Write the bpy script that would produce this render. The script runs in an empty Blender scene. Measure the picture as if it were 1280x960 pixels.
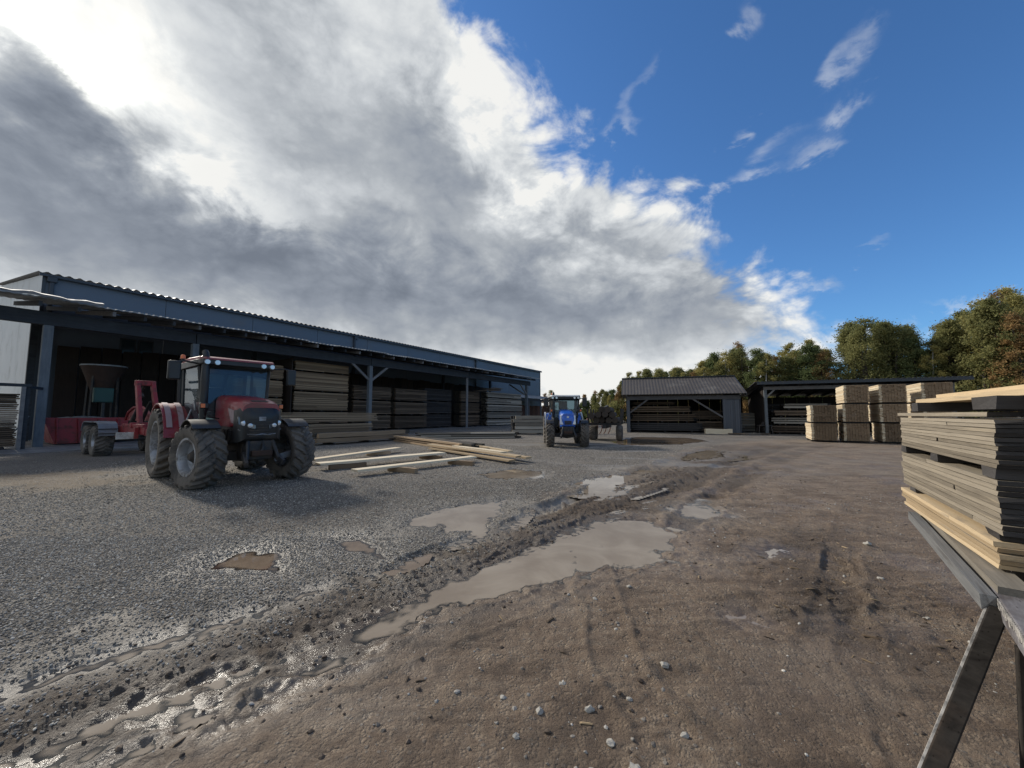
import bpy, bmesh, math, random
import numpy as np
from mathutils import Vector, Matrix, Euler

random.seed(7)
rng = np.random.default_rng(7)
R = math.radians
C = bpy.context.scene
COL = C.collection

# ------------------------------------------------------------------ camera
CAM_H = 1.6
PITCH = math.atan(38 / 481)
cd = bpy.data.cameras.new("camera")
cd.sensor_fit = 'HORIZONTAL'
cd.sensor_width = 36.0
cd.lens = 36.0 * 481 / 1280
cd.clip_start = 0.05
cd.clip_end = 5000
cam = bpy.data.objects.new("camera", cd)
COL.objects.link(cam)
cam.location = (0, 0, CAM_H)
cam.rotation_euler = (R(90) + PITCH, 0, 0)
C.camera = cam

# ------------------------------------------------------------------ sky and sun
SUN_AZ, SUN_EL = -52.2, 30.4          # degrees, azimuth clockwise from +Y
SUN_STRENGTH = 2.5
SKY_STRENGTH = 0.1
EXPOSURE = 0.60

C.view_settings.view_transform = 'Standard'
C.view_settings.look = 'None'
C.view_settings.exposure = EXPOSURE
C.view_settings.gamma = 1.0
C.view_settings.use_curve_mapping = False
C.render.engine = 'CYCLES'
C.cycles.max_bounces = 5
C.cycles.diffuse_bounces = 3
C.cycles.glossy_bounces = 3
C.cycles.transmission_bounces = 4
C.cycles.transparent_max_bounces = 8


class NX:
    """A small expression layer over shader math nodes."""
    def __init__(s, nt, sock):
        s.nt, s.k = nt, sock

    @staticmethod
    def op(nt, kind, *a, clamp=False):
        n = nt.nodes.new('ShaderNodeMath')
        n.operation = kind
        n.use_clamp = clamp
        for i, v in enumerate(a):
            if isinstance(v, NX):
                nt.links.new(v.k, n.inputs[i])
            else:
                n.inputs[i].default_value = v
        return NX(nt, n.outputs[0])

    def __add__(s, o): return NX.op(s.nt, 'ADD', s, o)
    __radd__ = __add__
    def __sub__(s, o): return NX.op(s.nt, 'SUBTRACT', s, o)
    def __rsub__(s, o): return NX.op(s.nt, 'SUBTRACT', o, s)
    def __mul__(s, o): return NX.op(s.nt, 'MULTIPLY', s, o)
    __rmul__ = __mul__
    def __truediv__(s, o): return NX.op(s.nt, 'DIVIDE', s, o)
    def min(s, o): return NX.op(s.nt, 'MINIMUM', s, o)
    def max(s, o): return NX.op(s.nt, 'MAXIMUM', s, o)
    def f(s, kind): return NX.op(s.nt, kind, s)
    def pow(s, e): return NX.op(s.nt, 'POWER', s, e)

    def step(s, a, b):
        n = s.nt.nodes.new('ShaderNodeMapRange')
        n.interpolation_type = 'SMOOTHSTEP'
        s.nt.links.new(s.k, n.inputs['Value'])
        n.inputs['From Min'].default_value = a
        n.inputs['From Max'].default_value = b
        return NX(s.nt, n.outputs['Result'])


def mixc(nt, f, a, b):
    n = nt.nodes.new('ShaderNodeMix')
    n.data_type = 'RGBA'
    n.clamp_factor = True
    if isinstance(f, NX): nt.links.new(f.k, n.inputs[0])
    else: n.inputs[0].default_value = f
    for i, v in ((6, a), (7, b)):
        if isinstance(v, (tuple, list)):
            n.inputs[i].default_value = (*v[:3], 1)
        else:
            nt.links.new(v.k if isinstance(v, NX) else v, n.inputs[i])
    return n.outputs[2]


def ramp(nt, fac, stops, interp='LINEAR'):
    n = nt.nodes.new('ShaderNodeValToRGB')
    n.color_ramp.interpolation = interp
    el = n.color_ramp.elements
    while len(el) < len(stops): el.new(0.5)
    for e, (p, c) in zip(el, stops):
        e.position = p
        e.color = (*c[:3], 1) if isinstance(c, (tuple, list)) else (c, c, c, 1)
    nt.links.new(fac.k if isinstance(fac, NX) else fac, n.inputs[0])
    return n.outputs[0]


def noise(nt, vec, scale, detail=4, rough=0.55, dist=0.0, out=0):
    n = nt.nodes.new('ShaderNodeTexNoise')
    n.inputs['Scale'].default_value = scale
    n.inputs['Detail'].default_value = detail
    n.inputs['Roughness'].default_value = rough
    n.inputs['Distortion'].default_value = dist
    if vec is not None: nt.links.new(vec, n.inputs['Vector'])
    return NX(nt, n.outputs[out])


def build_world():
    w = bpy.data.worlds.new("World")
    C.world = w
    w.use_nodes = True
    nt = w.node_tree
    nt.nodes.clear()
    outn = nt.nodes.new('ShaderNodeOutputWorld')
    bg = nt.nodes.new('ShaderNodeBackground')
    bg.inputs['Strength'].default_value = SKY_STRENGTH
    nt.links.new(bg.outputs[0], outn.inputs[0])
    sky = nt.nodes.new('ShaderNodeTexSky')
    sky.sky_type = 'NISHITA'
    sky.sun_disc = False
    sky.sun_elevation = R(SUN_EL)
    sky.sun_rotation = R(SUN_AZ)
    sky.air_density = 1.0
    sky.dust_density = 0.3
    sky.ozone_density = 3.0
    tc = nt.nodes.new('ShaderNodeTexCoord')
    sp = nt.nodes.new('ShaderNodeSeparateXYZ')
    nt.links.new(tc.outputs['Generated'], sp.inputs[0])
    x, y, z = (NX(nt, sp.outputs[i]) for i in range(3))
    az = NX.op(nt, 'ARCTAN2', x, y) * 57.2958
    el = z.f('ARCSINE') * 57.2958
    cb = nt.nodes.new('ShaderNodeCombineXYZ')
    for i, v in enumerate((x, y, (z + 0.06) * 1.55)):
        nt.links.new(v.k, cb.inputs[i])
    q = cb.outputs[0]
    n_big = noise(nt, q, 2.6, 9, 0.60, 0.35)
    n_mid = noise(nt, q, 5.6, 8, 0.62, 0.5)
    # wind-drawn structure: the same cloud field stretched along one heading
    mp = nt.nodes.new('ShaderNodeMapping')
    mp.inputs['Rotation'].default_value = (0, 0, R(-38))
    mp.inputs['Scale'].default_value = (1.0, 1.45, 1)
    nt.links.new(q, mp.inputs['Vector'])
    n_str = noise(nt, mp.outputs[0], 3.1, 7, 0.58, 0.2)
    b1 = (noise(nt, q, 5.2, 2, 0.5, 0.1) - 0.5).f('ABSOLUTE') * 2
    b2 = (noise(nt, q, 11.0, 2, 0.5, 0.1) - 0.5).f('ABSOLUTE') * 2
    b3 = (noise(nt, q, 24.0, 3, 0.55, 0.1) - 0.5).f('ABSOLUTE') * 2
    bil = b1 * 0.55 + b2 * 0.30 + b3 * 0.18        # billows: round heads, sharp creases
    # warped coordinates, so that the banks have ragged edges
    jx = (n_mid - 0.5) * 12 + (n_big - 0.5) * 22 + (bil - 0.25) * 10
    azw = az + jx
    elw = el + (n_big - 0.5) * 12 + (n_mid - 0.5) * 14

    def blob(a0, e0, sa, se, rot=0.0, warp=1.0):
        c, s_ = math.cos(R(rot)), math.sin(R(rot))
        u, v = (azw - a0, elw - e0) if warp else (az - a0, el - e0)
        du = (u * (c / sa)) + (v * (s_ / sa))
        dv = (v * (c / se)) - (u * (s_ / se))
        r2 = du * du + dv * dv
        return NX.op(nt, 'EXPONENT', r2 * -1.0)

    # edge of the cloud bank: its azimuth as a function of elevation
    crv = nt.nodes.new('ShaderNodeFloatCurve')
    cm = crv.mapping
    cm.use_clip = False
    pts = [(-5, 40), (3, 43.5), (9, 43.5), (14, 41.0), (17, 38.5), (21, 35.0), (26, 30.5), (29.5, 27.5), (31.5, 18), (35, 12.5), (40, 8.5), (44, 5), (49, -8), (60, -35), (90, -60)]
    cv = cm.curves[0]
    while len(cv.points) < len(pts): cv.points.new(0.5, 0.5)
    for p, (e, a) in zip(cv.points, pts):
        p.location = ((e + 5) / 95, (a + 60) / 120)
        p.handle_type = 'VECTOR'
    cm.update()
    nt.links.new(((el + 5) / 95).k, crv.inputs['Value'])
    edge = NX(nt, crv.outputs[0]) * 120 - 60
    s1 = (edge - az) / 9.0
    s2 = (az + 150) / 25.0
    bank = s1.min(s2).min(2.3).max(-1.6)
    # low on the horizon under the bank the cover breaks up
    low = (el * -1 + 9.0).max(0.0) / 9.0
    # outside the view, heavier cloud is added to make the fill light less blue
    around = (az.f('ABSOLUTE')).step(78, 120)
    cov = (bil - 0.25) * 2.6 + bank.max((n_big - 0.5) * 5.0 * around + around * 2.3 - 1.6) + (n_mid - 0.5) * 3.4 + (n_big - 0.5) * 1.5 + 0.15 - low * 0.95
    wisps = None
    for (a, e, sa, se, rt) in ((18.6, 39.5, 3.2, 1.3, 60), (16.0, 37.5, 2.2, 1.5, -40), (29.2, 41.0, 2.6, 2.0, 25), (40.0, 35.2, 2.6, 1.4, 20), (40.6, 31.4, 2.4, 1.1, 35),
                               (31, 33.0, 1.5, 1.1, 0), (37, 28, 2.5, 1.2, 10), (38.3, 15.2, 1.3, 0.8, 0), (49.9, 11.2, 5.5, 0.7, 6), (33.5, 30.0, 4, 1.2, 15)):
        b = blob(a, e, sa, se, rt, 1)
        wisps = b if wisps is None else wisps + b
    wsp = (wisps * (n_mid * 1.7 - 0.30)).step(0.12, 1.25) * 0.46
    alpha = cov.step(-0.15, 0.95)
    # how bright the cloud is: lit tops, shaded bases, the veiled sun
    n_puf = noise(nt, q, 13.0, 6, 0.62, 0.3)
    L = (n_str - 0.5) * 0.75 + (n_mid - 0.5) * 0.75 + (n_big - 0.5) * 0.7 + (n_puf - 0.5) * 0.25 + (bil - 0.2) * 0.9 + 0.67
    for (a, e, sa, se, rt, k) in (
            (-56, 21.5, 20, 6.5, -6, -0.46), (-36, 18.5, 18, 6.5, -3, -0.40), (-14, 17.5, 18, 7.5, 0, -0.36), (8, 16.5, 14, 7.0, -4, -0.38), (23, 12.5, 8, 4.5, -6, -0.24),
            (-17, 38, 9, 6, 10, -0.30), (-8, 31, 10, 5, -20, -0.20), (3, 28.0, 8, 5, 0, -0.15),
            (-48, 34.5, 12, 5.5, -38, 0.45), (-35.5, 26.5, 7, 2.8, -30, 0.38), (-24, 44, 12, 6, 0, 0.18), (-3, 43.5, 9, 7, -20, 0.40), (7.5, 37, 4.5, 6, -30, 0.55), (6, 33, 5, 4, 0, 0.2),
            (19, 28.0, 7, 3.6, 0, 0.42), (28.5, 26.5, 4, 3.5, -30, 0.50), (33.5, 17.5, 4.5, 5.0, -35, 0.36), (38, 11.0, 5.5, 3.5, -35, 0.36), (4, 5.5, 26, 3.4, 0, 0.30), (-40, 9.5, 26, 3.0, -8, 0.22)):
        L = L + blob(a, e, sa, se, rt) * k
    L = L + (el * -1 + 11.0).max(0.0).min(9.0) * 0.048
    L = (L * 0.86 + 0.14).max(0.0).min(1.0)
    ccol = ramp(nt, L, [(0.0, (1.18, 1.36, 1.68)), (0.12, (1.42, 1.62, 1.96)), (0.30, (1.88, 2.10, 2.46)), (0.52, (2.7, 2.9, 3.15)), (0.72, (3.9, 4.1, 4.3)), (0.92, (5.1, 5.25, 5.3)), (1.0, (5.9, 5.9, 5.75))])
    # blue: the Nishita sky, a little deeper as the photograph exposes it
    deep = nt.nodes.new('ShaderNodeVectorMath')
    deep.operation = 'MULTIPLY'
    nt.links.new(sky.outputs[0], deep.inputs[0])
    deep.inputs[1].default_value = (0.47, 0.74, 0.99)
    thin = alpha.max(wsp)
    base = mixc(nt, thin, deep.outputs[0], ccol)
    base = mixc(nt, wsp * (1.0 - alpha), base, (5.2, 5.5, 6.0))
    # the sun behind thin cloud
    glow = blob(SUN_AZ, SUN_EL + 0.6, 3.2, 2.4, -30, 1) * 8 + blob(SUN_AZ + 2, SUN_EL + 3.5, 8, 4.5, -35, 1) * 1.4
    ad = nt.nodes.new('ShaderNodeVectorMath')
    ad.operation = 'ADD'
    sc = nt.nodes.new('ShaderNodeVectorMath')
    sc.operation = 'SCALE'
    sc.inputs[0].default_value = (1.0, 0.97, 0.84)
    nt.links.new(glow.k, sc.inputs['Scale'])
    nt.links.new(base, ad.inputs[0])
    nt.links.new(sc.outputs[0], ad.inputs[1])
    nt.links.new(ad.outputs[0], bg.inputs['Color'])
    w.cycles.sampling_method = 'MANUAL'
    w.cycles.sample_map_resolution = 512


build_world()

sl = bpy.data.lights.new("sun", 'SUN')
sl.energy = SUN_STRENGTH
sl.angle = R(4.5)
sl.color = (1.0, 0.93, 0.82)
sun = bpy.data.objects.new("sun", sl)
COL.objects.link(sun)
sun.location = (-20, 20, 30)
sd = Vector((math.sin(R(SUN_AZ)) * math.cos(R(SUN_EL)), math.cos(R(SUN_AZ)) * math.cos(R(SUN_EL)), math.sin(R(SUN_EL))))
sun.rotation_euler = (-sd).to_track_quat('-Z', 'Y').to_euler()


# ------------------------------------------------------------------ helpers: materials
def principled(name):
    m = bpy.data.materials.new(name)
    m.use_nodes = True
    nt = m.node_tree
    return m, nt, nt.nodes['Principled BSDF']


def objvec(nt, scale=(1, 1, 1), kind='Object'):
    tc = nt.nodes.new('ShaderNodeTexCoord')
    mp = nt.nodes.new('ShaderNodeMapping')
    mp.inputs['Scale'].default_value = scale
    nt.links.new(tc.outputs[kind], mp.inputs['Vector'])
    return mp.outputs[0]


def bump(nt, b, h, strength, dist=0.02):
    n = nt.nodes.new('ShaderNodeBump')
    n.inputs['Strength'].default_value = strength
    n.inputs['Distance'].default_value = dist
    nt.links.new(h.k if isinstance(h, NX) else h, n.inputs['Height'])
    nt.links.new(n.outputs[0], b.inputs['Normal'])


def paint(name, col, rough=0.5, metal=0.0, var=0.2, scale=3.0, stretch=(1, 1, 1), dirt=None, dirt_at=0.55, dirt_scale=2.2, bmp=0.0, rand=0.0, coat=0.0, spec=0.5):
    """A painted, rubbed or cast surface with mottling and, if asked, mud or dust in patches."""
    m, nt, b = principled(name)
    v = objvec(nt, stretch)
    n1 = noise(nt, v, scale, 6, 0.6)
    c = mixc(nt, n1, tuple(x * (1 - var) for x in col), tuple(min(1, x * (1 + var)) for x in col))
    if rand:
        oi = nt.nodes.new('ShaderNodeObjectInfo')
        r = NX(nt, oi.outputs['Random'])
        c = mixc(nt, r, mixc(nt, rand, c, tuple(x * 0.5 for x in col)), mixc(nt, rand, c, tuple(min(1, x * 1.6) for x in col)))
    rr = n1 * 0.25 + (rough - 0.12)
    if dirt:
        n2 = noise(nt, v, dirt_scale, 7, 0.68, 0.4)
        f = n2.step(dirt_at - 0.10, dirt_at + 0.12)
        c = mixc(nt, f * 0.85, c, dirt)
        rr = rr + f * (0.85 - rough)
    nt.links.new(c.k if isinstance(c, NX) else c, b.inputs['Base Color'])
    nt.links.new(rr.min(1.0).max(0.03).k, b.inputs['Roughness'])
    b.inputs['Metallic'].default_value = metal
    b.inputs['Specular IOR Level'].default_value = spec
    if coat: b.inputs['Coat Weight'].default_value = coat
    if bmp: bump(nt, b, noise(nt, v, scale * 6, 4), bmp, 0.01)
    return m


def wood(name, c_dark, c_light, grain=(1.2, 22, 22), rand=0.35, rough=0.8, knots=True, blotch=None, spec=0.25):
    """Sawn timber: grain along local X, random tone from board to board."""
    m, nt, b = principled(name)
    tc = nt.nodes.new('ShaderNodeTexCoord')
    oi = nt.nodes.new('ShaderNodeObjectInfo')
    rnd = NX(nt, oi.outputs['Random'])
    ad = nt.nodes.new('ShaderNodeVectorMath')
    ad.operation = 'ADD'
    cb = nt.nodes.new('ShaderNodeCombineXYZ')
    for i in range(3): nt.links.new((rnd * (37.0 + 11 * i)).k, cb.inputs[i])
    nt.links.new(tc.outputs['Object'], ad.inputs[0])
    nt.links.new(cb.outputs[0], ad.inputs[1])
    mp = nt.nodes.new('ShaderNodeMapping')
    mp.inputs['Scale'].default_value = grain
    nt.links.new(ad.outputs[0], mp.inputs['Vector'])
    g = noise(nt, mp.outputs[0], 1.0, 7, 0.65, 0.6)
    g2 = noise(nt, ad.outputs[0], 2.3, 4, 0.6)
    f = (g * 1.5 - 0.35 + (g2 - 0.5) * 0.8).min(1.0).max(0.0)
    c = mixc(nt, f, c_dark, c_light)
    lum = (rnd - 0.5) * 2.0
    c = mixc(nt, (lum.max(0.0)) * rand, c, tuple(min(0.9, x * 1.5) for x in c_light))
    c = mixc(nt, ((lum * -1).max(0.0)) * rand, c, tuple(x * 0.7 for x in c_dark))
    if blotch:
        n3 = noise(nt, ad.outputs[0], 1.6, 6, 0.7, 0.5)
        c = mixc(nt, n3.step(0.52, 0.66) * 0.7, c, blotch)
    if knots:
        vo = nt.nodes.new('ShaderNodeTexVoronoi')
        mk = nt.nodes.new('ShaderNodeMapping')
        mk.inputs['Scale'].default_value = (2.2, 9, 9)
        nt.links.new(ad.outputs[0], mk.inputs['Vector'])
        nt.links.new(mk.outputs[0], vo.inputs['Vector'])
        k = NX(nt, vo.outputs['Distance']).step(0.17, 0.10)
        c = mixc(nt, k * 0.6, c, tuple(x * 0.45 for x in c_dark))
    nt.links.new(c, b.inputs['Base Color'])
    b.inputs['Roughness'].default_value = rough
    b.inputs['Specular IOR Level'].default_value = spec
    bump(nt, b, g, 0.35, 0.004)
    return m


def glass_mat(name, tint=(0.25, 0.33, 0.36), rough=0.05, alpha=0.5):
    """Cab glass: part sees through, part mirrors the sky."""
    m, nt, b = principled(name)
    nt.nodes.remove(b)
    out = nt.nodes['Material Output']
    tr = nt.nodes.new('ShaderNodeBsdfTransparent')
    tr.inputs[0].default_value = (*[min(1, t * 1.25) for t in tint], 1)
    gl = nt.nodes.new('ShaderNodeBsdfGlossy')
    gl.inputs['Roughness'].default_value = rough
    gl.inputs['Color'].default_value = (0.8, 0.85, 0.9, 1)
    fr = nt.nodes.new('ShaderNodeFresnel')
    gm = nt.nodes.new('ShaderNodeNewGeometry')
    nt.links.new((1.6 - NX(nt, gm.outputs['Backfacing']) * 0.975).k, fr.inputs['IOR'])     # a pane mirrors alike from both sides
    n = noise(nt, objvec(nt), 3.0, 5, 0.65)
    mx = nt.nodes.new('ShaderNodeMixShader')
    nt.links.new((NX(nt, fr.outputs[0]) * 0.75 + n * 0.03).k, mx.inputs[0])
    nt.links.new(tr.outputs[0], mx.inputs[1])
    nt.links.new(gl.outputs[0], mx.inputs[2])
    df = nt.nodes.new('ShaderNodeBsdfDiffuse')
    df.inputs[0].default_value = (*tint, 1)
    m2 = nt.nodes.new('ShaderNodeMixShader')
    nt.links.new((n * 0.12 * alpha + 0.02).k, m2.inputs[0])
    nt.links.new(mx.outputs[0], m2.inputs[1])
    nt.links.new(df.outputs[0], m2.inputs[2])
    nt.links.new(m2.outputs[0], out.inputs[0])
    return m


# ------------------------------------------------------------------ helpers: geometry
class MB:
    """Collects shapes that become ONE mesh object."""
    def __init__(s):
        s.v, s.f = [], []

    def add(s, verts, faces):
        o = len(s.v)
        s.v += [tuple(p) for p in verts]
        s.f += [tuple(i + o for i in f) for f in faces]
        return s

    def box(s, c, d, rot=None, taper=1.0):
        hx, hy, hz = d[0] / 2, d[1] / 2, d[2] / 2
        P = []
        for sz in (-1, 1):
            t = taper if sz > 0 else 1.0
            for sx, sy in ((-1, -1), (1, -1), (1, 1), (-1, 1)):
                P.append(Vector((sx * hx * t, sy * hy * t, sz * hz)))
        if rot is not None:
            Mx = Euler(rot).to_matrix() if not isinstance(rot, Matrix) else rot
            P = [Mx @ p for p in P]
        c = Vector(c)
        return s.add([p + c for p in P], [(3, 2, 1, 0), (4, 5, 6, 7), (0, 1, 5, 4), (1, 2, 6, 5), (2, 3, 7, 6), (3, 0, 4, 7)])

    def bar(s, a, b, w, h, up=(0, 0, 1)):
        """Rectangular bar from a to b, w across and h along UP."""
        a, b, up = Vector(a), Vector(b), Vector(up)
        d = (b - a).normalized()
        sd_ = d.cross(up)
        if sd_.length < 1e-4: sd_ = d.cross(Vector((1, 0, 0)))
        sd_.normalize()
        u = sd_.cross(d)
        P = []
        for e in (a, b):
            for i, j in ((-1, -1), (1, -1), (1, 1), (-1, 1)):
                P.append(e + sd_ * (i * w / 2) + u * (j * h / 2))
        return s.add(P, [(0, 1, 2, 3), (7, 6, 5, 4), (0, 4, 5, 1), (1, 5, 6, 2), (2, 6, 7, 3), (3, 7, 4, 0)])

    def tube(s, pts, r, n=8, cap=True):
        pts = [Vector(p) for p in pts]
        rs = r if isinstance(r, (list, tuple)) else [r] * len(pts)
        base = len(s.v)
        ref = Vector((0, 0, 1))
        V, F = [], []
        for i, p in enumerate(pts):
            d = (pts[min(i + 1, len(pts) - 1)] - pts[max(i - 1, 0)]).normalized()
            if abs(d.dot(ref)) > 0.95: ref = Vector((1, 0, 0))
            a = d.cross(ref).normalized()
            b = d.cross(a)
            for k in range(n):
                t = 2 * math.pi * k / n
                V.append(p + (a * math.cos(t) + b * math.sin(t)) * rs[i])
        for i in range(len(pts) - 1):
            for k in range(n):
                F.append((i * n + k, i * n + (k + 1) % n, (i + 1) * n + (k + 1) % n, (i + 1) * n + k))
        if cap:
            F.append(tuple(range(n))[::-1])
            F.append(tuple((len(pts) - 1) * n + k for k in range(n)))
        return s.add(V, F)

    def lathe(s, prof, n=24, c=(0, 0, 0), axis='y', close=False):
        """Profile of (radius, height) turned round an axis."""
        V, F = [], []
        m = len(prof)
        for k in range(n):
            t = 2 * math.pi * k / n
            for r_, h in prof:
                if axis == 'y': V.append((c[0] + r_ * math.cos(t), c[1] + h, c[2] + r_ * math.sin(t)))
                elif axis == 'z': V.append((c[0] + r_ * math.cos(t), c[1] + r_ * math.sin(t), c[2] + h))
                else: V.append((c[0] + h, c[1] + r_ * math.cos(t), c[2] + r_ * math.sin(t)))
        mm = m if close else m - 1
        for k in range(n):
            for j in range(mm):
                j2 = (j + 1) % m
                F.append((k * m + j, ((k + 1) % n) * m + j, ((k + 1) % n) * m + j2, k * m + j2))
        return s.add(V, F)

    def loft(s, secs, cap=True, loop=True):
        V, F = [], []
        n = len(secs[0])
        for sec in secs: V += [Vector(p) for p in sec]
        for i in range(len(secs) - 1):
            for k in range(n if loop else n - 1):
                k2 = (k + 1) % n
                F.append((i * n + k, i * n + k2, (i + 1) * n + k2, (i + 1) * n + k))
        if cap:
            F.append(tuple(range(n))[::-1])
            F.append(tuple((len(secs) - 1) * n + k for k in range(n)))
        return s.add(V, F)

    def prism(s, outline, a, b, axis='y'):
        """2-D outline pushed from a to b along an axis; the outline is (x,z) for y, (y,z) for x, (x,y) for z."""
        def P(p, t): return (p[0], t, p[1]) if axis == 'y' else ((t, p[0], p[1]) if axis == 'x' else (p[0], p[1], t))
        return s.loft([[P(p, a) for p in outline], [P(p, b) for p in outline]])

    def shell(s, path, a, b, th, axis='y'):
        """A bent plate: a polyline in (x,z), th thick, from a to b along y."""
        n = len(path)
        up = []
        for i in range(n):
            p, q = Vector(path[max(i - 1, 0)]), Vector(path[min(i + 1, n - 1)])
            d = (q - p).normalized()
            up.append((path[i][0] - d.y * th, path[i][1] + d.x * th))
        return s.prism(list(path) + up[::-1], a, b, axis)

    def mesh(s, name, mat, smooth=True, angle=0.6):
        me = bpy.data.meshes.new(name)
        me.from_pydata(s.v, [], s.f)
        me.materials.append(mat)
        bm = bmesh.new()
        bm.from_mesh(me)
        bmesh.ops.recalc_face_normals(bm, faces=bm.faces)
        bm.to_mesh(me)
        bm.free()
        if smooth:
            me.shade_smooth()
            me.set_sharp_from_angle(angle=angle)
        return me

    def build(s, name, mat, parent=None, loc=(0, 0, 0), rot=(0, 0, 0), bevel=0.0, smooth=True, angle=0.6):
        return link(name, s.mesh(name, mat, smooth, angle), parent, loc, rot, bevel)


def link(name, me, parent=None, loc=(0, 0, 0), rot=(0, 0, 0), bevel=0.0):
    o = bpy.data.objects.new(name, me)
    COL.objects.link(o)
    o.location = loc
    o.rotation_euler = rot
    if parent is not None: o.parent = parent
    if bevel:
        b = o.modifiers.new('bevel', 'BEVEL')
        b.width = bevel
        b.segments = 2
        b.limit_method = 'ANGLE'
    return o


def tag(o, label, cat, group=None):
    o['label'] = label
    o['category'] = cat
    if group: o['group'] = group
    return o


def thing(name, label, cat, loc=(0, 0, 0), rotz=0.0, group=None):
    o = bpy.data.objects.new(name, None)
    COL.objects.link(o)
    o.empty_display_size = 0.3
    o.location = loc
    o.rotation_euler = (0, 0, rotz)
    return tag(o, label, cat, group)


def kind(o, k):
    o['kind'] = k
    return o


def copy_tree(o, parent=None):
    c = o.copy()
    COL.objects.link(c)
    if parent is not None: c.parent = parent
    for ch in list(o.children): copy_tree(ch, c)
    return c


# the yard is laid out on one slanting grid: D runs along the long sheds, N points away from the yard
AZ = R(32.4)
YARD = R(90) - AZ
D_ = Vector((math.sin(AZ), math.cos(AZ), 0))
N_ = Vector((-math.cos(AZ), math.sin(AZ), 0))


def P(t, c, z=0.0):
    v = D_ * t + N_ * c
    return Vector((v.x, v.y, z))


# vectorised gradient noise for terrain and scatter
def perlin(x, y, seed=0):
    rs = np.random.RandomState(seed)
    perm = rs.permutation(512)
    ang = rs.rand(512) * 2 * np.pi
    gx, gy = np.cos(ang), np.sin(ang)
    xi, yi = np.floor(x).astype(np.int64), np.floor(y).astype(np.int64)
    xf, yf = x - xi, y - yi
    u, v = xf * xf * xf * (xf * (xf * 6 - 15) + 10), yf * yf * yf * (yf * (yf * 6 - 15) + 10)

    def g(i, j, dx, dy):
        h = perm[(perm[(xi + i) & 511] + yi + j) & 511]
        return gx[h] * dx + gy[h] * dy
    a = g(0, 0, xf, yf)
    b = g(1, 0, xf - 1, yf)
    c = g(0, 1, xf, yf - 1)
    d = g(1, 1, xf - 1, yf - 1)
    return (a + u * (b - a) + v * (c - a + u * (a - b - c + d))) * 1.4


def fbm(x, y, f, oct=4, gain=0.5, seed=0):
    s, a = 0, 1.0
    for i in range(oct):
        s = s + a * perlin(x * f + 17.3 * i, y * f - 9.1 * i, seed + i)
        f *= 2.03
        a *= gain
    return s


def smooth(a, b, x):
    t = np.clip((x - a) / (b - a), 0, 1)
    return t * t * (3 - 2 * t)


# ------------------------------------------------------------------ ground: mud, ruts, gravel, puddles
TRACK = [(-3.9, 0.6), (-3.1, 1.6), (-2.65, 2.13), (-2.23, 2.57), (-1.42, 3.39), (-0.36, 4.5), (1.72, 7.04), (6.21, 12.62), (13.88, 21.06)]
PALE = [(-4.6, 0.9), (-2.99, 2.38), (-2.82, 2.69), (-2.58, 2.95), (-2.29, 3.2), (-1.71, 3.87), (-0.79, 4.91), (0.26, 6.47), (3.4, 10.5)]
WET = [(-3.2, 0.9), (-2.13, 1.9), (-1.87, 2.18), (-1.5, 2.46), (-1.17, 2.82), (-0.80, 3.3)]
GRAVEL = [(-6, 0.2), (-4.4, 1.2), (-2.84, 2.27), (-2.12, 2.97), (-0.75, 4.63), (0.94, 7.72), (5.35, 13.71), (8.79, 18.56), (15.55, 24.33), (26, 25.0), (60, 20)]
PUDDLES = [
    ('wide', [(-1.0, 3.10), (-1.12, 2.93), (-1.05, 2.90), (-0.85, 3.05), (-0.57, 3.50), (-0.28, 3.49), (0.14, 3.61), (0.63, 3.92), (1.19, 4.22), (1.99, 4.34), (1.82, 4.63), (2.43, 5.58), (1.9, 6.22), (1.34, 5.99), (0.64, 5.29), (0.19, 4.63), (-0.33, 4.12), (-0.73, 3.65)]),
    ('mid', [(-1.54, 5.74), (-1.51, 6.47), (-1.0, 7.04), (-0.12, 7.43), (-0.16, 6.47), (-0.44, 5.39), (-0.86, 5.29), (-1.11, 5.78)]),
    ('small', [(-2.38, 5.15), (-2.01, 5.22), (-1.54, 4.91), (-1.45, 4.5), (-1.96, 4.63)]),
    ('brown', [(-3.21, 4.2), (-3.31, 4.63), (-3.11, 4.82), (-2.7, 4.74), (-2.4, 4.12), (-2.7, 4.08)]),
    ('blue', [(2.95, 4.79), (3.22, 4.91), (3.32, 4.74), (2.97, 4.58)]),
    ('sliver', [(1.75, 3.27), (1.92, 3.31), (1.96, 3.1), (1.78, 3.08)]),
    ('yard', [(-0.87, 10.59), (0.0, 11.51), (0.9, 11.03), (0.78, 10.05), (-0.4, 9.81)]),
    ('shed', [(5.9, 22.9), (9.17, 27.78), (12.18, 26.83), (11.82, 23.59), (9.11, 21.06), (5.91, 20.51)]),
    ('far', [(7.42, 16.26), (8.54, 16.6), (8.02, 14.74), (7.0, 14.21)]),
    ('streak', [(-2.75, 1.35), (-2.13, 1.92), (-1.62, 2.36), (-1.25, 2.74), (-1.10, 2.66), (-1.45, 2.22), (-1.92, 1.74), (-2.4, 1.25)]),
    ('rut', [(-3.3, 2.05), (-2.82, 2.62), (-2.32, 3.14), (-1.76, 3.84), (-1.66, 3.76), (-2.20, 3.04), (-2.72, 2.50), (-3.15, 1.95)]),
    ('skim', [(1.2, 9.2), (1.9, 8.3), (2.5, 8.9), (3.4, 10.6), (2.7, 10.7), (1.9, 10.0)]),
    ('pale', [(2.82, 6.92), (3.36, 7.17), (3.49, 6.32), (2.96, 6.08), (2.76, 6.47)]),
]
WATER_Z = -0.030


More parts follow.
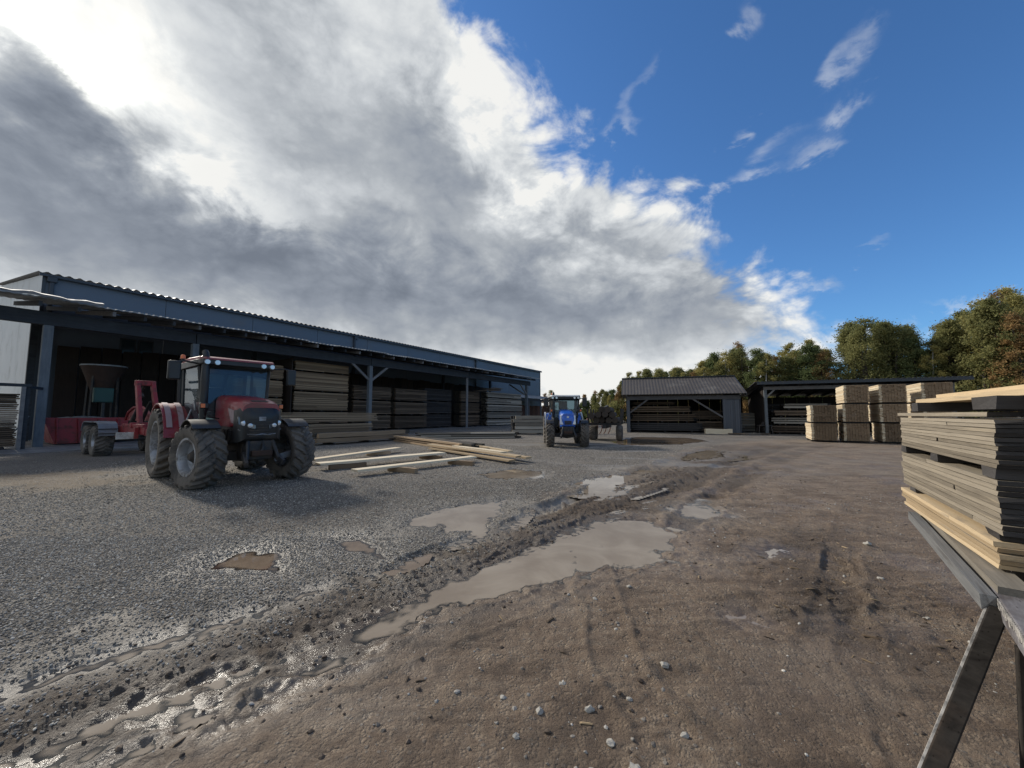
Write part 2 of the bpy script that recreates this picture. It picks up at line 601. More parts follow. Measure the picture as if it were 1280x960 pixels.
def poly_sdf(px, py, poly):
    d = np.full(px.shape, 1e9)
    ins = np.zeros(px.shape, bool)
    n = len(poly)
    for i in range(n):
        ax, ay = poly[i]
        bx, by = poly[(i + 1) % n]
        ex, ey = bx - ax, by - ay
        t = np.clip(((px - ax) * ex + (py - ay) * ey) / (ex * ex + ey * ey), 0, 1)
        d = np.minimum(d, np.hypot(px - ax - t * ex, py - ay - t * ey))
        cr = ((ay <= py) != (by <= py)) & (px < ax + (py - ay) * ex / (ey if ey else 1e-9))
        ins ^= cr
    return np.where(ins, -d, d)


def line_dist(px, py, line):
    """Signed distance (positive to the left of the line's direction) and distance along it."""
    best = np.full(px.shape, 1e9)
    sg = np.zeros(px.shape)
    al = np.zeros(px.shape)
    acc = 0.0
    for (ax, ay), (bx, by) in zip(line[:-1], line[1:]):
        ex, ey = bx - ax, by - ay
        ln = math.hypot(ex, ey)
        t = np.clip(((px - ax) * ex + (py - ay) * ey) / (ln * ln), 0, 1)
        d = np.hypot(px - ax - t * ex, py - ay - t * ey)
        m = d < best
        best = np.where(m, d, best)
        sg = np.where(m, np.sign(ex * (py - ay) - ey * (px - ax)), sg)
        al = np.where(m, acc + t * ln, al)
        acc += ln
    return best * sg, al


def terrain(x, y):
    """Height and the surface masks at points of the yard."""
    near = 1 - smooth(14, 34, np.hypot(x, y))
    warp = fbm(x, y, 1.3, 3, seed=3) * 0.16
    gd, _ = line_dist(x, y, GRAVEL)
    gravel = smooth(-0.45, 0.55, gd + warp * 2.2 + fbm(x, y, 4.0, 3, seed=9) * 0.28)
    gravel = np.maximum(gravel, smooth(21, 27, y + fbm(x, y, .3, 2, seed=2) * 2))
    td, ta = line_dist(x, y, TRACK)
    tw = 0.42 + 0.012 * ta
    h = fbm(x, y, 0.35, 3, seed=11) * 0.012 + fbm(x, y, 2.2, 4, seed=21) * 0.008 * near
    mud = 1 - gravel
    h += mud * near * (fbm(x, y, 9.0, 4, 0.55, seed=31) * 0.0075 + np.abs(fbm(x, y, 4.0, 3, seed=37)) * 0.012 - .004)
    churn = np.exp(-(td / (tw * 1.25)) ** 2) * near
    # two wheel paths with lug prints across them, clods squeezed up between
    for off in (-0.30, 0.30):
        d1 = (td - off * (1 + 0.03 * ta) + warp * 0.5) / 0.2
        w = np.exp(-d1 ** 4)
        h += -0.028 * w * near
        lug = np.sin(ta * 2 * math.pi / 0.115 + np.abs(d1) * 2.4 + fbm(x, y, 2.0, 2, seed=41) * 1.6)
        h += w * near * 0.026 * np.clip(lug, -0.5, 0.8) * (0.6 + 0.8 * fbm(x, y, 1.1, 2, seed=43))
    # many more passes of wheels, crossing and overlapping
    rs = np.random.RandomState(77)
    for k in range(16):
        a = R(rs.uniform(28, 62)) if k < 11 else R(rs.uniform(-30, 95))
        cx_, cy_ = rs.uniform(-0.5, 4.2), rs.uniform(2.2, 9.0)
        nx_, ny_ = math.cos(a), -math.sin(a)
        bend = rs.uniform(-0.05, 0.05)
        s_ = (x - cx_) * math.sin(a) + (y - cy_) * math.cos(a)
        d_ = (x - cx_) * nx_ + (y - cy_) * ny_ + bend * s_ * s_ + warp * 0.5
        wdt = rs.uniform(0.10, 0.19)
        w = np.exp(-(d_ / wdt) ** 6) * np.exp(-(s_ / rs.uniform(2.0, 4.0)) ** 4) * mud * near * smooth(-0.4, 0.2, fbm(x, y, 0.8, 2, seed=200 + k))
        edge_ = np.exp(-((np.abs(d_) - wdt * 1.08) / 0.03) ** 2) * np.exp(-(s_ / 3.0) ** 4) * mud * near
        lug = np.sin(s_ * 2 * math.pi / rs.uniform(0.06, 0.11) + np.abs(d_) * 26 * (1 if k % 2 else -1) + 1.2 * warp * 10)
        h += (1.0 if k < 11 else 0.45) * w * (-0.014 + 0.011 * lug * smooth(-.2, .4, fbm(x, y, 2.3, 2, seed=230 + k))) + edge_ * 0.012
    h += churn * (np.abs(fbm(x, y, 7.5, 4, 0.6, seed=51)) * 0.016 - 0.004)
    h += churn * fbm(x, y, 15.0, 3, 0.6, seed=57) * 0.011
    # older tyre marks fanning over the mud
    for k, (ax, ay, bx, by) in enumerate(((0.6, 6.9, 7.5, 13.2), (1.4, 6.6, 9.5, 13.6), (2.6, 6.8, 12.5, 14.5), (1.2, 8.4, 6.0, 14.5), (1.9, 3.0, 4.6, 3.6), (1.0, 2.5, 4.2, 2.9), (2.4, 4.0, 5.2, 6.4), (3.0, 5.4, 7.0, 8.2))):
        ld, la = line_dist(x, y, [(ax, ay), ((ax + bx) / 2 + 0.15, (ay + by) / 2), (bx, by)])
        w = np.exp(-((ld + warp * 0.7) / 0.17) ** 4) * mud * near
        h += w * ((-0.020 if k < 4 else -0.011) + (0.012 if k < 4 else 0.0) * np.sin(la * 2 * math.pi / 0.10 + np.abs(ld) * 14 + 2 * fbm(x, y, 1.5, 2, seed=63)) * smooth(-.3, .4, fbm(x, y, 1.7, 2, seed=66)) + 0.012 * fbm(x, y, 7, 3, seed=61 + k))
    # long ruts running up the yard beside the main track
    rutd = 0 * x
    for k, ln_ in enumerate(([(1.9, 5.9), (2.9, 7.6), (5.0, 10.2), (9.8, 15.6), (16.5, 22.0)], [(0.4, 6.6), (1.7, 8.2), (4.9, 12.4), (12.0, 20.6)], [(2.5, 5.7), (3.5, 7.2), (5.7, 9.7), (10.6, 15.0), (17.2, 21.2)], [(-1.2, 4.3), (0.2, 6.0), (1.2, 7.6), (4.2, 11.8), (11.0, 20.2)], [(-2.9, 1.2), (-1.6, 2.5), (-0.9, 3.1)])):
        ld, la = line_dist(x, y, ln_)
        ww = 0.12 + 0.016 * np.hypot(x, y)
        w = np.exp(-((ld + warp * 0.8) / ww) ** 4) * (1 - smooth(20, 26, y)) * smooth(-0.6, 0.0, fbm(x, y, 0.6, 2, seed=260 + k))
        rutd = np.maximum(rutd, w)
        h += w * (-0.030 + 0.016 * np.sin(la * 2 * math.pi / 0.16 + np.abs(ld) * 18 + 1.5 * fbm(x, y, 1.2, 2, seed=270)) * near)
        h += np.exp(-((np.abs(ld + warp * 0.8) - ww * 1.25) / (ww * 0.35)) ** 2) * 0.018 * (1 - smooth(20, 26, y))
    pd, _ = line_dist(x, y, PALE)
    pale = np.exp(-(pd / 0.20) ** 2) * smooth(-0.35, 0.25, fbm(x, y, 2.2, 3, seed=71) + .12)
    wd, wa = line_dist(x, y, WET)
    wetl = np.exp(-((wd + warp) / 0.36) ** 2) * smooth(-0.25, 0.35, fbm(x, y, 4.2, 4, seed=75) + 0.32)
    h += -0.022 * pale - 0.010 * wetl * (1 + fbm(x, y, 8, 2, seed=76))
    wet = np.maximum(pale * 0.8, np.minimum(wetl * 1.25, 1))
    # slurry dragged between the puddles on the gravel and over the far yard
    sl_ = smooth(0.05, 0.55, fbm(x, y, 0.9, 4, seed=81)) * np.exp(-(np.abs(gd - 0.75) / 1.0) ** 2) * (y < 12)
    fary = smooth(0.0, 0.5, fbm(x * .5, y, 0.55, 4, seed=83) + .1) * smooth(8.5, 12.5, y) * smooth(25, 20, y) * smooth(-3.5, 1, x) * smooth(13, 6, x)
    slurry = np.clip(sl_ * 0.9 + fary * 0.8 + pale, 0, 1)
    wet = np.maximum(wet, np.maximum(fary * 0.75, sl_ * .35))
    slurry = np.maximum(slurry, 0.42 * smooth(7, 13, y) * (0.5 + 0.8 * fbm(x, y, 0.5, 3, seed=85)))
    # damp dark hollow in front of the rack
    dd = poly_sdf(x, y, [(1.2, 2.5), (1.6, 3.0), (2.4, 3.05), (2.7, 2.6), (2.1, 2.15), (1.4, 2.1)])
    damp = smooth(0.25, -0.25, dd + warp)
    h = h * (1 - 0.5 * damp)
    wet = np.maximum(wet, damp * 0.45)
    wet = np.maximum(wet, 0.55 * mud * smooth(0.15, 0.6, fbm(x, y, 0.8, 4, seed=88)) * near)
    # road churned dark
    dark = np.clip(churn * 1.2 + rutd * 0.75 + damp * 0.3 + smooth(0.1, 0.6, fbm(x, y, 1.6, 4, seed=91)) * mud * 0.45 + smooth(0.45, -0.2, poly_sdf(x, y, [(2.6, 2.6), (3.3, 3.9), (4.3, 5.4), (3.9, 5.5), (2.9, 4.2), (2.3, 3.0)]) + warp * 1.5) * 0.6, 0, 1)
    # hollows that hold water
    rough_edge = fbm(x, y, 3.2, 4, 0.6, seed=95) * 0.11 + fbm(x, y, 13.0, 2, seed=96) * 0.025
    for i, (nm, poly) in enumerate(PUDDLES):
        s = poly_sdf(x, y, poly)
        far = 1.0 + 0.12 * poly[0][1]
        if nm in ('streak', 'rut', 'skim'): s = s + 0.06 * far + np.abs(fbm(x, y, 5.0, 3, seed=140)) * 0.10 * far
        e = s + rough_edge * min(far, 3) * (0.4 if nm in ('blue', 'sliver', 'brown', 'small') else 0.75)
        bas = smooth(0.16 * far, -0.16 * far, e)
        rim = smooth(0.55 * far, 0.0, s)
        h = np.where(rim > 0, np.maximum(h, -0.022 + 0.0 * h) * rim + h * (1 - rim), h)
        h = h * (1 - 0.6 * bas) - 0.044 * bas
        wet = np.maximum(wet, smooth((0.5 if i in (0, 1, 2, 3) else 0.18) * far, 0.0, e) * 0.8)
        slurry = np.maximum(slurry, smooth(0.45 * far, 0.05, e) * 0.35 * (0 if nm in ('blue', 'sliver', 'wide') else 1))
    # straw and dung at the mouth of the long shed, concrete apron
    sd_ = poly_sdf(x, y, [(-14.5, 10.2), (-11.23, 11.0), (-8.86, 9.3), (-9.2, 8.0), (-11, 8.1), (-14, 8.8)])
    straw = smooth(0.5, -0.6, sd_ + fbm(x, y, 0.9, 4, seed=99) * 0.9)
    h += straw * np.abs(fbm(x, y, 3.0, 3, seed=101)) * 0.05
    return h, np.clip(gravel, 0, 1), np.clip(wet, 0, 1), np.clip(slurry, 0, 1), np.clip(dark, 0, 1), np.clip(straw, 0, 1)


def ground_material():
    m, nt, b = principled('yard_ground')
    v = objvec(nt)

    def attr(n):
        a = nt.nodes.new('ShaderNodeAttribute')
        a.attribute_name = n
        return NX(nt, a.outputs['Fac'])
    gravel, wet, slurry, dark, straw = (attr(k) for k in ('gravel', 'wet', 'slurry', 'dark', 'straw'))
    n1 = noise(nt, v, 1.7, 6, 0.65)
    n2 = noise(nt, v, 14, 6, 0.7)
    n3 = noise(nt, v, 70, 4, 0.7)
    # crushed stone: every cell its own grey
    vo = nt.nodes.new('ShaderNodeTexVoronoi')
    vo.inputs['Scale'].default_value = 42
    nt.links.new(v, vo.inputs['Vector'])
    cell = nt.nodes.new('ShaderNodeSeparateColor')
    nt.links.new(vo.outputs['Color'], cell.inputs[0])
    cv_ = NX(nt, cell.outputs[0])
    edge = NX(nt, vo.outputs['Distance'])
    gcol = ramp(nt, cv_, [(0.0, (0.075, 0.064, 0.052)), (0.45, (0.175, 0.153, 0.126)), (0.8, (0.29, 0.26, 0.218)), (1.0, (0.44, 0.405, 0.345))])
    gcol = mixc(nt, edge.step(0.35, 0.75) * 0.8, gcol, (0.055, 0.05, 0.046))
    gcol = mixc(nt, n1.step(0.44, 0.66) * 0.65, gcol, (0.135, 0.110, 0.088))
    mcol = ramp(nt, (n2 * 0.6 + n1 * 0.5 - 0.05), [(0.22, (0.075, 0.050, 0.034)), (0.46, (0.215, 0.155, 0.108)), (0.72, (0.41, 0.325, 0.24))])
    # grit trodden into the mud
    vs = nt.nodes.new('ShaderNodeTexVoronoi')
    vs.inputs['Scale'].default_value = 30
    nt.links.new(v, vs.inputs['Vector'])
    sc = nt.nodes.new('ShaderNodeSeparateColor')
    nt.links.new(vs.outputs['Color'], sc.inputs[0])
    grit = NX(nt, sc.outputs[1]).step(0.80, 0.83) * NX(nt, vs.outputs['Distance']).step(0.42, 0.24) * n1.step(0.40, 0.60)
    mcol = mixc(nt, grit * 0.8, mcol, (0.30, 0.27, 0.235))
    # smears and crumbs drawn out along the way the wheels go
    ms = nt.nodes.new('ShaderNodeMapping')
    ms.inputs['Rotation'].default_value = (0, 0, R(-48))
    ms.inputs['Scale'].default_value = (0.7, 7.0, 1)
    nt.links.new(v, ms.inputs['Vector'])
    nsm = noise(nt, ms.outputs[0], 1.3, 7, 0.7, 0.3)
    mcol = mixc(nt, nsm.step(0.50, 0.68) * 0.55, mcol, (0.075, 0.052, 0.037))
    mcol = mixc(nt, nsm.step(0.46, 0.30) * 0.45, mcol, (0.34, 0.27, 0.20))
    mcol = mixc(nt, n3.step(0.52, 0.66) * 0.45, mcol, (0.05, 0.034, 0.024))
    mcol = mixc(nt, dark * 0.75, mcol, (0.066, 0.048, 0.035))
    c = mixc(nt, gravel, mcol, gcol)
    c = mixc(nt, slurry * (n2 * 0.8 + 0.42), c, (0.30, 0.268, 0.225))
    c = mixc(nt, straw * n2.step(0.35, 0.6), c, mixc(nt, n3.step(0.4, 0.6), (0.075, 0.05, 0.032), (0.23, 0.165, 0.085)))
    wetc = nt.nodes.new('ShaderNodeVectorMath')
    wetc.operation = 'SCALE'
    nt.links.new(c, wetc.inputs[0])
    nt.links.new((1.0 - wet * 0.30).k, wetc.inputs['Scale'])
    nt.links.new(wetc.outputs[0], b.inputs['Base Color'])
    b.inputs['Coat Roughness'].default_value = 0.3
    wr = wet * (n2 * 0.8 + 0.55)
    nt.links.new((0.86 - (wr.min(1.0)) * 0.64 + (n3 - 0.5) * 0.22).max(0.20).k, b.inputs['Roughness'])
    b.inputs['Specular IOR Level'].default_value = 0.4
    n4 = noise(nt, v, 240, 3, 0.7)
    vc = nt.nodes.new('ShaderNodeTexVoronoi')
    vc.inputs['Scale'].default_value = 55
    nt.links.new(v, vc.inputs['Vector'])
    crumb = NX(nt, vc.outputs['Distance']) * (n2.step(0.42, 0.62)) * (1.0 - gravel)
    hh = (edge * -0.9 + 0.6) * gravel + n3 * 0.8 + n2 * 1.0 + n4 * 0.45 + grit * 0.5 - crumb * 1.1
    bump(nt, b, hh * (1.0 - wet * 0.88), 1.0, 0.026)
    return m


def spaced(lo, hi, step0, a, b, grow):
    """Coordinates evenly close between a and b, then opening out to lo and hi."""
    xs = list(np.arange(a, b, step0))
    s, x = step0, b
    up = []
    while x < hi:
        up.append(x)
        s *= grow
        x += s
    s, x = step0, a
    dn = []
    while x > lo:
        s *= grow
        x -= s
        dn.append(x)
    return np.array(dn[::-1] + xs + up)


def build_ground():
    xs = spaced(-900, 900, 0.0165, -3.2, 3.6, 1.026)
    ys = np.concatenate([spaced(-400, 0.9, 0.12, 0.6, 0.9, 1.25), spaced(1.0, 1500, 0.015, 1.02, 4.4, 1.017)])
    ys = np.unique(np.round(ys, 5))
    X, Y = np.meshgrid(xs, ys)
    x, y = X.ravel(), Y.ravel()
    h, gv, wt, sl_, dk, st = terrain(x, y)
    far = 1 - smooth(50, 120, np.hypot(x, y))
    h *= far
    nv = len(x)
    nx, ny = len(xs), len(ys)
    me = bpy.data.meshes.new('ground')
    co = np.stack([x, y, h], 1).astype(np.float32)
    i = (np.arange(ny - 1)[:, None] * nx + np.arange(nx - 1)[None, :]).ravel()
    quads = np.stack([i, i + 1, i + nx + 1, i + nx], 1).astype(np.int32)
    nf = len(quads)
    me.vertices.add(nv)
    me.vertices.foreach_set('co', co.ravel())
    me.loops.add(nf * 4)
    me.loops.foreach_set('vertex_index', quads.ravel())
    me.polygons.add(nf)
    me.polygons.foreach_set('loop_start', np.arange(0, nf * 4, 4, dtype=np.int32))
    me.polygons.foreach_set('loop_total', np.full(nf, 4, np.int32))
    me.update(calc_edges=True)
    me.shade_smooth()
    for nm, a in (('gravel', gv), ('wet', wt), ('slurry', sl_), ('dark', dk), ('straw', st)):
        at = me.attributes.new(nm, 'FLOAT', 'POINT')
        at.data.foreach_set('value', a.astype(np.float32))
    me.materials.append(ground_material())
    return kind(link('ground', me), 'structure')


build_ground()


def water_material(name, c0, c1):
    """Murky water: the bottom shows at the rim, silt hides it further in; the sky mirrors on top."""
    m, nt, b = principled(name)
    nt.nodes.remove(b)
    out = nt.nodes['Material Output']
    at = nt.nodes.new('ShaderNodeAttribute')
    at.attribute_name = 'depth'
    d = NX(nt, at.outputs['Fac'])
    v = objvec(nt)
    n = noise(nt, v, 1.1, 5, 0.6, 0.8)
    df = nt.nodes.new('ShaderNodeBsdfDiffuse')
    nt.links.new(mixc(nt, n.step(0.35, 0.65), c0, c1), df.inputs[0])
    tr = nt.nodes.new('ShaderNodeBsdfTransparent')
    tr.inputs[0].default_value = (0.97, 0.95, 0.92, 1)
    m1 = nt.nodes.new('ShaderNodeMixShader')
    nt.links.new((d / 0.008 + (n - 0.5) * 0.3).step(0.0, 1.0).k, m1.inputs[0])
    nt.links.new(tr.outputs[0], m1.inputs[1])
    nt.links.new(df.outputs[0], m1.inputs[2])
    gl = nt.nodes.new('ShaderNodeBsdfGlossy')
    gl.inputs['Roughness'].default_value = 0.015
    fr = nt.nodes.new('ShaderNodeFresnel')
    fr.inputs['IOR'].default_value = 1.45
    bp = nt.nodes.new('ShaderNodeBump')
    bp.inputs['Strength'].default_value = 0.04
    bp.inputs['Distance'].default_value = 0.01
    nt.links.new(noise(nt, v, 6.0, 3, 0.5).k, bp.inputs['Height'])
    nt.links.new(bp.outputs[0], gl.inputs['Normal'])
    nt.links.new(bp.outputs[0], fr.inputs['Normal'])
    m2 = nt.nodes.new('ShaderNodeMixShader')
    nt.links.new(fr.outputs[0], m2.inputs[0])
    nt.links.new(m1.outputs[0], m2.inputs[1])
    nt.links.new(gl.outputs[0], m2.inputs[2])
    nt.links.new(m2.outputs[0], out.inputs[0])
    return m


m_water = water_material('muddy_water', (0.24, 0.192, 0.143), (0.33, 0.275, 0.212))
m_brown = water_material('brown_water', (0.175, 0.128, 0.088), (0.255, 0.195, 0.14))

done = []
for nm, poly in PUDDLES:
    cx, cy = np.mean(poly, 0)
    gr = 0.35 if nm in ('blue', 'sliver') else (0.25 if nm in ('streak', 'rut') else 0.55)
    if cy > 9: gr = 1.0
    wz = WATER_Z if cy < 9 else WATER_Z + 0.012
    pa = np.array(poly)
    x0, y0 = pa.min(0) - gr
    x1, y1 = pa.max(0) + gr
    st_ = 0.03 if cy < 9 else 0.09
    gx, gy = np.arange(x0, x1, st_), np.arange(y0, y1, st_)
    X, Y = np.meshgrid(gx, gy)
    hh = terrain(X.ravel(), Y.ravel())[0].reshape(X.shape)
    dep = wz - hh
    if nm in ('blue', 'sliver'): dep = dep + 0.012
    near_ = poly_sdf(X, Y, poly) < gr
    for pp, pg in done:               # never two sheets of water over one another
        near_ &= poly_sdf(X, Y, pp) > pg
    done.append((poly, gr))
    ok = (dep > -0.012) & near_
    cell = ok[:-1, :-1] & ok[1:, :-1] & ok[:-1, 1:] & ok[1:, 1:]
    ii, jj = np.nonzero(cell)
    n_ = len(gx)
    quads = np.stack([ii * n_ + jj, ii * n_ + jj + 1, (ii + 1) * n_ + jj + 1, (ii + 1) * n_ + jj], 1)
    used, inv = np.unique(quads, return_inverse=True)
    inv = inv.reshape(-1, 4)
    me = bpy.data.meshes.new('puddle')
    V = np.stack([X.ravel()[used] - cx, Y.ravel()[used] - cy, np.zeros(len(used))], 1)
    me.from_pydata(V.tolist(), [], inv.tolist())
    at = me.attributes.new('depth', 'FLOAT', 'POINT')
    at.data.foreach_set('value', dep.ravel()[used].astype(np.float32))
    me.materials.append(m_brown if nm in ('brown', 'shed', 'small') else m_water)
    kind(link('puddle', me, None, (cx, cy, wz)), 'structure')


# ------------------------------------------------------------------ loose stone: gravel, clods, pebbles
def stone_mesh(name, mat, seed, flat=0.6, sub=1):
    bm = bmesh.new()
    bmesh.ops.create_icosphere(bm, subdivisions=sub, radius=0.5)
    rs = np.random.RandomState(seed)
    ax = rs.rand(3) * 0.5 + 0.75
    for vv in bm.verts:
        k = 1 + (rs.rand() - 0.5) * 0.55
        vv.co = Vector((vv.co.x * ax[0], vv.co.y * ax[1], vv.co.z * flat * ax[2])) * k
    me = bpy.data.meshes.new(name)
    bm.to_mesh(me)
    bm.free()
    me.materials.append(mat)
    return me


def scatter(name, pts, scl, protos, tilt=1.2):
    """One object of kind stuff: a point cloud with a stone set on every point."""
    n = len(pts)
    me = bpy.data.meshes.new(name)
    me.vertices.add(n)
    me.vertices.foreach_set('co', np.asarray(pts, np.float32).ravel())
    at = me.attributes.new('size', 'FLOAT', 'POINT')
    at.data.foreach_set('value', np.asarray(scl, np.float32))
    at = me.attributes.new('turn', 'FLOAT_VECTOR', 'POINT')
    tr = np.stack([(rng.random(n) - .5) * tilt, (rng.random(n) - .5) * tilt, rng.random(n) * 6.283], 1)
    at.data.foreach_set('vector', tr.astype(np.float32).ravel())
    at = me.attributes.new('pick', 'INT', 'POINT')
    at.data.foreach_set('value', rng.integers(0, len(protos), n).astype(np.int32))
    o = kind(link(name, me), 'stuff')
    c = bpy.data.collections.new(name + '_kinds')
    for p in protos: c.objects.link(p)
    g = bpy.data.node_groups.new(name, 'GeometryNodeTree')
    g.interface.new_socket('Geometry', in_out='INPUT', socket_type='NodeSocketGeometry')
    g.interface.new_socket('Geometry', in_out='OUTPUT', socket_type='NodeSocketGeometry')
    gi, go = g.nodes.new('NodeGroupInput'), g.nodes.new('NodeGroupOutput')
    iop = g.nodes.new('GeometryNodeInstanceOnPoints')
    ci = g.nodes.new('GeometryNodeCollectionInfo')
    ci.inputs['Collection'].default_value = c
    ci.inputs['Separate Children'].default_value = True
    ci.inputs['Reset Children'].default_value = True

    def named(nm, t):
        a = g.nodes.new('GeometryNodeInputNamedAttribute')
        a.data_type = t
        a.inputs['Name'].default_value = nm
        return a.outputs[0]
    g.links.new(gi.outputs[0], iop.inputs['Points'])
    g.links.new(ci.outputs[0], iop.inputs['Instance'])
    iop.inputs['Pick Instance'].default_value = True
    g.links.new(named('pick', 'INT'), iop.inputs['Instance Index'])
    g.links.new(named('turn', 'FLOAT_VECTOR'), iop.inputs['Rotation'])
    g.links.new(named('size', 'FLOAT'), iop.inputs['Scale'])
    g.links.new(iop.outputs[0], go.inputs[0])
    md = o.modifiers.new('scatter', 'NODES')
    md.node_group = g
    return o


def stone_material(name, lo, mid, hi):
    m, nt, b = principled(name)
    oi = nt.nodes.new('ShaderNodeObjectInfo')
    r = NX(nt, oi.outputs['Random'])
    c = ramp(nt, r, [(0.0, lo), (0.55, mid), (0.9, hi), (1.0, tuple(min(1, k * 1.35) for k in hi))])
    n = noise(nt, objvec(nt), 3.0, 5, 0.65)
    c = mixc(nt, n * 0.5, c, tuple(k * 0.55 for k in mid))
    nt.links.new(c, b.inputs['Base Color'])
    b.inputs['Roughness'].default_value = 0.78
    b.inputs['Specular IOR Level'].default_value = 0.3
    return m


m_gravel = stone_material('gravel_stone', (0.095, 0.085, 0.072), (0.275, 0.247, 0.208), (0.54, 0.50, 0.43))
m_pebble = stone_material('mud_pebble', (0.14, 0.12, 0.10), (0.26, 0.235, 0.205), (0.50, 0.48, 0.44))
m_clod = stone_material('mud_clod', (0.060, 0.044, 0.033), (0.105, 0.078, 0.058), (0.16, 0.122, 0.092))


def protos(name, mat, n, flat):
    return [bpy.data.objects.new(name, stone_mesh(name, mat, 100 + k, flat, 1)) for k in range(n)]


def sample(n, x0, x1, y0, y1):
    x = x0 + (x1 - x0) * rng.random(n)
    y = y0 + (y1 - y0) * rng.random(n)
    return x, y


def gravel_points():
    out, sz = [], []
    for (n, x0, x1, y0, y1, s0, s1) in ((150000, -6.5, 1.0, 1.4, 5.2, 0.006, 0.025), (90000, -12, 3.5, 5.2, 9.5, 0.009, 0.027), (50000, -13.5, 12, 9.5, 20, 0.016, 0.038)):
        x, y = sample(n, x0, x1, y0, y1)
        h, gv, wt, sl_, dk, st = terrain(x, y)
        keep = (rng.random(n) < (0.12 + 0.88 * gv) * (gv > 0.02) * (1 - 0.65 * sl_) * (1 - st)) & (h > WATER_Z + 0.004)
        s = s0 + (s1 - s0) * rng.random(n) ** 2.2
        out.append(np.stack([x, y, h + s * 0.12], 1)[keep])
        sz.append(s[keep])
    return np.concatenate(out), np.concatenate(sz)


_p, _s = gravel_points()
scatter('gravel', _p, _s, protos('gravel_stone', m_gravel, 7, 0.62))

# pale pebbles trodden into the brown mud, thick in some places
_x, _y = sample(60000, -3.5, 9.5, 1.3, 11)
_h, _g, _w, _l, _d, _t = terrain(_x, _y)
_dn = smooth(0.0, 0.75, fbm(_x, _y, 0.9, 3, seed=131) + 0.05) * 0.33 + 0.05
_dn += 0.5 * np.exp(-(((_x - 0.35) / 0.55) ** 2 + ((_y - 2.05) / 0.4) ** 2)) + 0.6 * np.exp(-(((_y - 6.6 - 0.05 * _x) / 0.22) ** 2)) * (_x > 3.4) * (_x < 7.5)
_k = (rng.random(len(_x)) < _dn * (1 - _g)) & (_h > WATER_Z + 0.004)
_s = 0.006 + 0.036 * rng.random(len(_x)) ** 5
scatter('pebbles', np.stack([_x, _y, _h - _s * 0.05], 1)[_k], _s[_k], protos('pebble', m_pebble, 6, 0.6))

# clods of mud thrown up along the wheel tracks
_x, _y = sample(60000, -5, 8, 1.3, 12)
_h, _g, _w, _l, _d, _t = terrain(_x, _y)
_td, _ta = line_dist(_x, _y, TRACK)
_dn = np.exp(-(_td / 0.62) ** 2) * 0.6 + 0.06 * (1 - _g)
_k = (rng.random(len(_x)) < _dn) & (_h > WATER_Z + 0.004)
_s = 0.008 + 0.034 * rng.random(len(_x)) ** 4
scatter('mud_clods', np.stack([_x, _y, _h + _s * 0.05], 1)[_k], _s[_k], protos('clod', m_clod, 6, 0.55))

# chips of bark and sawn wood trodden into the yard
m_chip = stone_material('wood_chip', (0.06, 0.042, 0.028), (0.15, 0.105, 0.065), (0.42, 0.31, 0.18))


def chip_mesh(k):
    rs = np.random.RandomState(400 + k)
    return MB().box((0, 0, 0.03), (1.0, rs.uniform(0.10, 0.28), 0.06), (0, 0, 0), rs.uniform(0.4, 0.9)).mesh('wood_chip', m_chip, False)


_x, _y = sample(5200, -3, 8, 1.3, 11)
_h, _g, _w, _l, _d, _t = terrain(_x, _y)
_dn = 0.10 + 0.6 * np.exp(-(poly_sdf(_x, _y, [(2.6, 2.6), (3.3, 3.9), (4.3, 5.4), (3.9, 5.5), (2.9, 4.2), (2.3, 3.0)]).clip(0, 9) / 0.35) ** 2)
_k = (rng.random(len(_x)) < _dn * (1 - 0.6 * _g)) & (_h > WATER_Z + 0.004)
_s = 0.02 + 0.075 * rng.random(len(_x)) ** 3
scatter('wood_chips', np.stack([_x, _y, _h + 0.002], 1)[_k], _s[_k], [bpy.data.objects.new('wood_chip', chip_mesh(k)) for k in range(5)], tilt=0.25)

# the stones one could pick up by eye
m_pick = paint('pale_stone', (0.36, 0.34, 0.30), 0.8, var=0.4, scale=9, dirt=(0.14, 0.11, 0.085), dirt_at=0.6, dirt_scale=8)
for i, (sx, sy, ss) in enumerate(((0.98, 2.60, 0.075), (0.55, 1.83, 0.085), (0.48, 2.0, 0.055), (0.86, 2.05, 0.05), (0.15, 2.22, 0.055), (-0.22, 1.74, 0.075), (0.30, 2.42, 0.045), (0.66, 2.30, 0.045), (0.72, 3.47, 0.045),
                                 (1.08, 3.7, 0.05), (2.05, 5.3, 0.06), (4.35, 4.85, 0.11), (0.02, 2.05, 0.05), (0.42, 2.22, 0.06), (1.32, 1.84, 0.04), (0.36, 1.86, 0.05), (-0.05, 2.32, 0.04), (0.95, 1.8, 0.045), (3.3, 3.2, 0.05), (3.6, 3.9, 0.055))):
    hh = float(terrain(np.array([sx]), np.array([sy]))[0][0])
    o = link('loose_stone', stone_mesh('loose_stone', m_pick, 300 + i, 0.6, 2), None, (sx, sy, hh + ss * 0.06), (0.2 * random.random(), 0.2, 6 * random.random()))
    ss *= 0.8
    o.scale = (ss, ss, ss)
    tag(o, 'small pale angular stone lying loose on the brown mud', 'stone', 'pale loose stones on the mud')


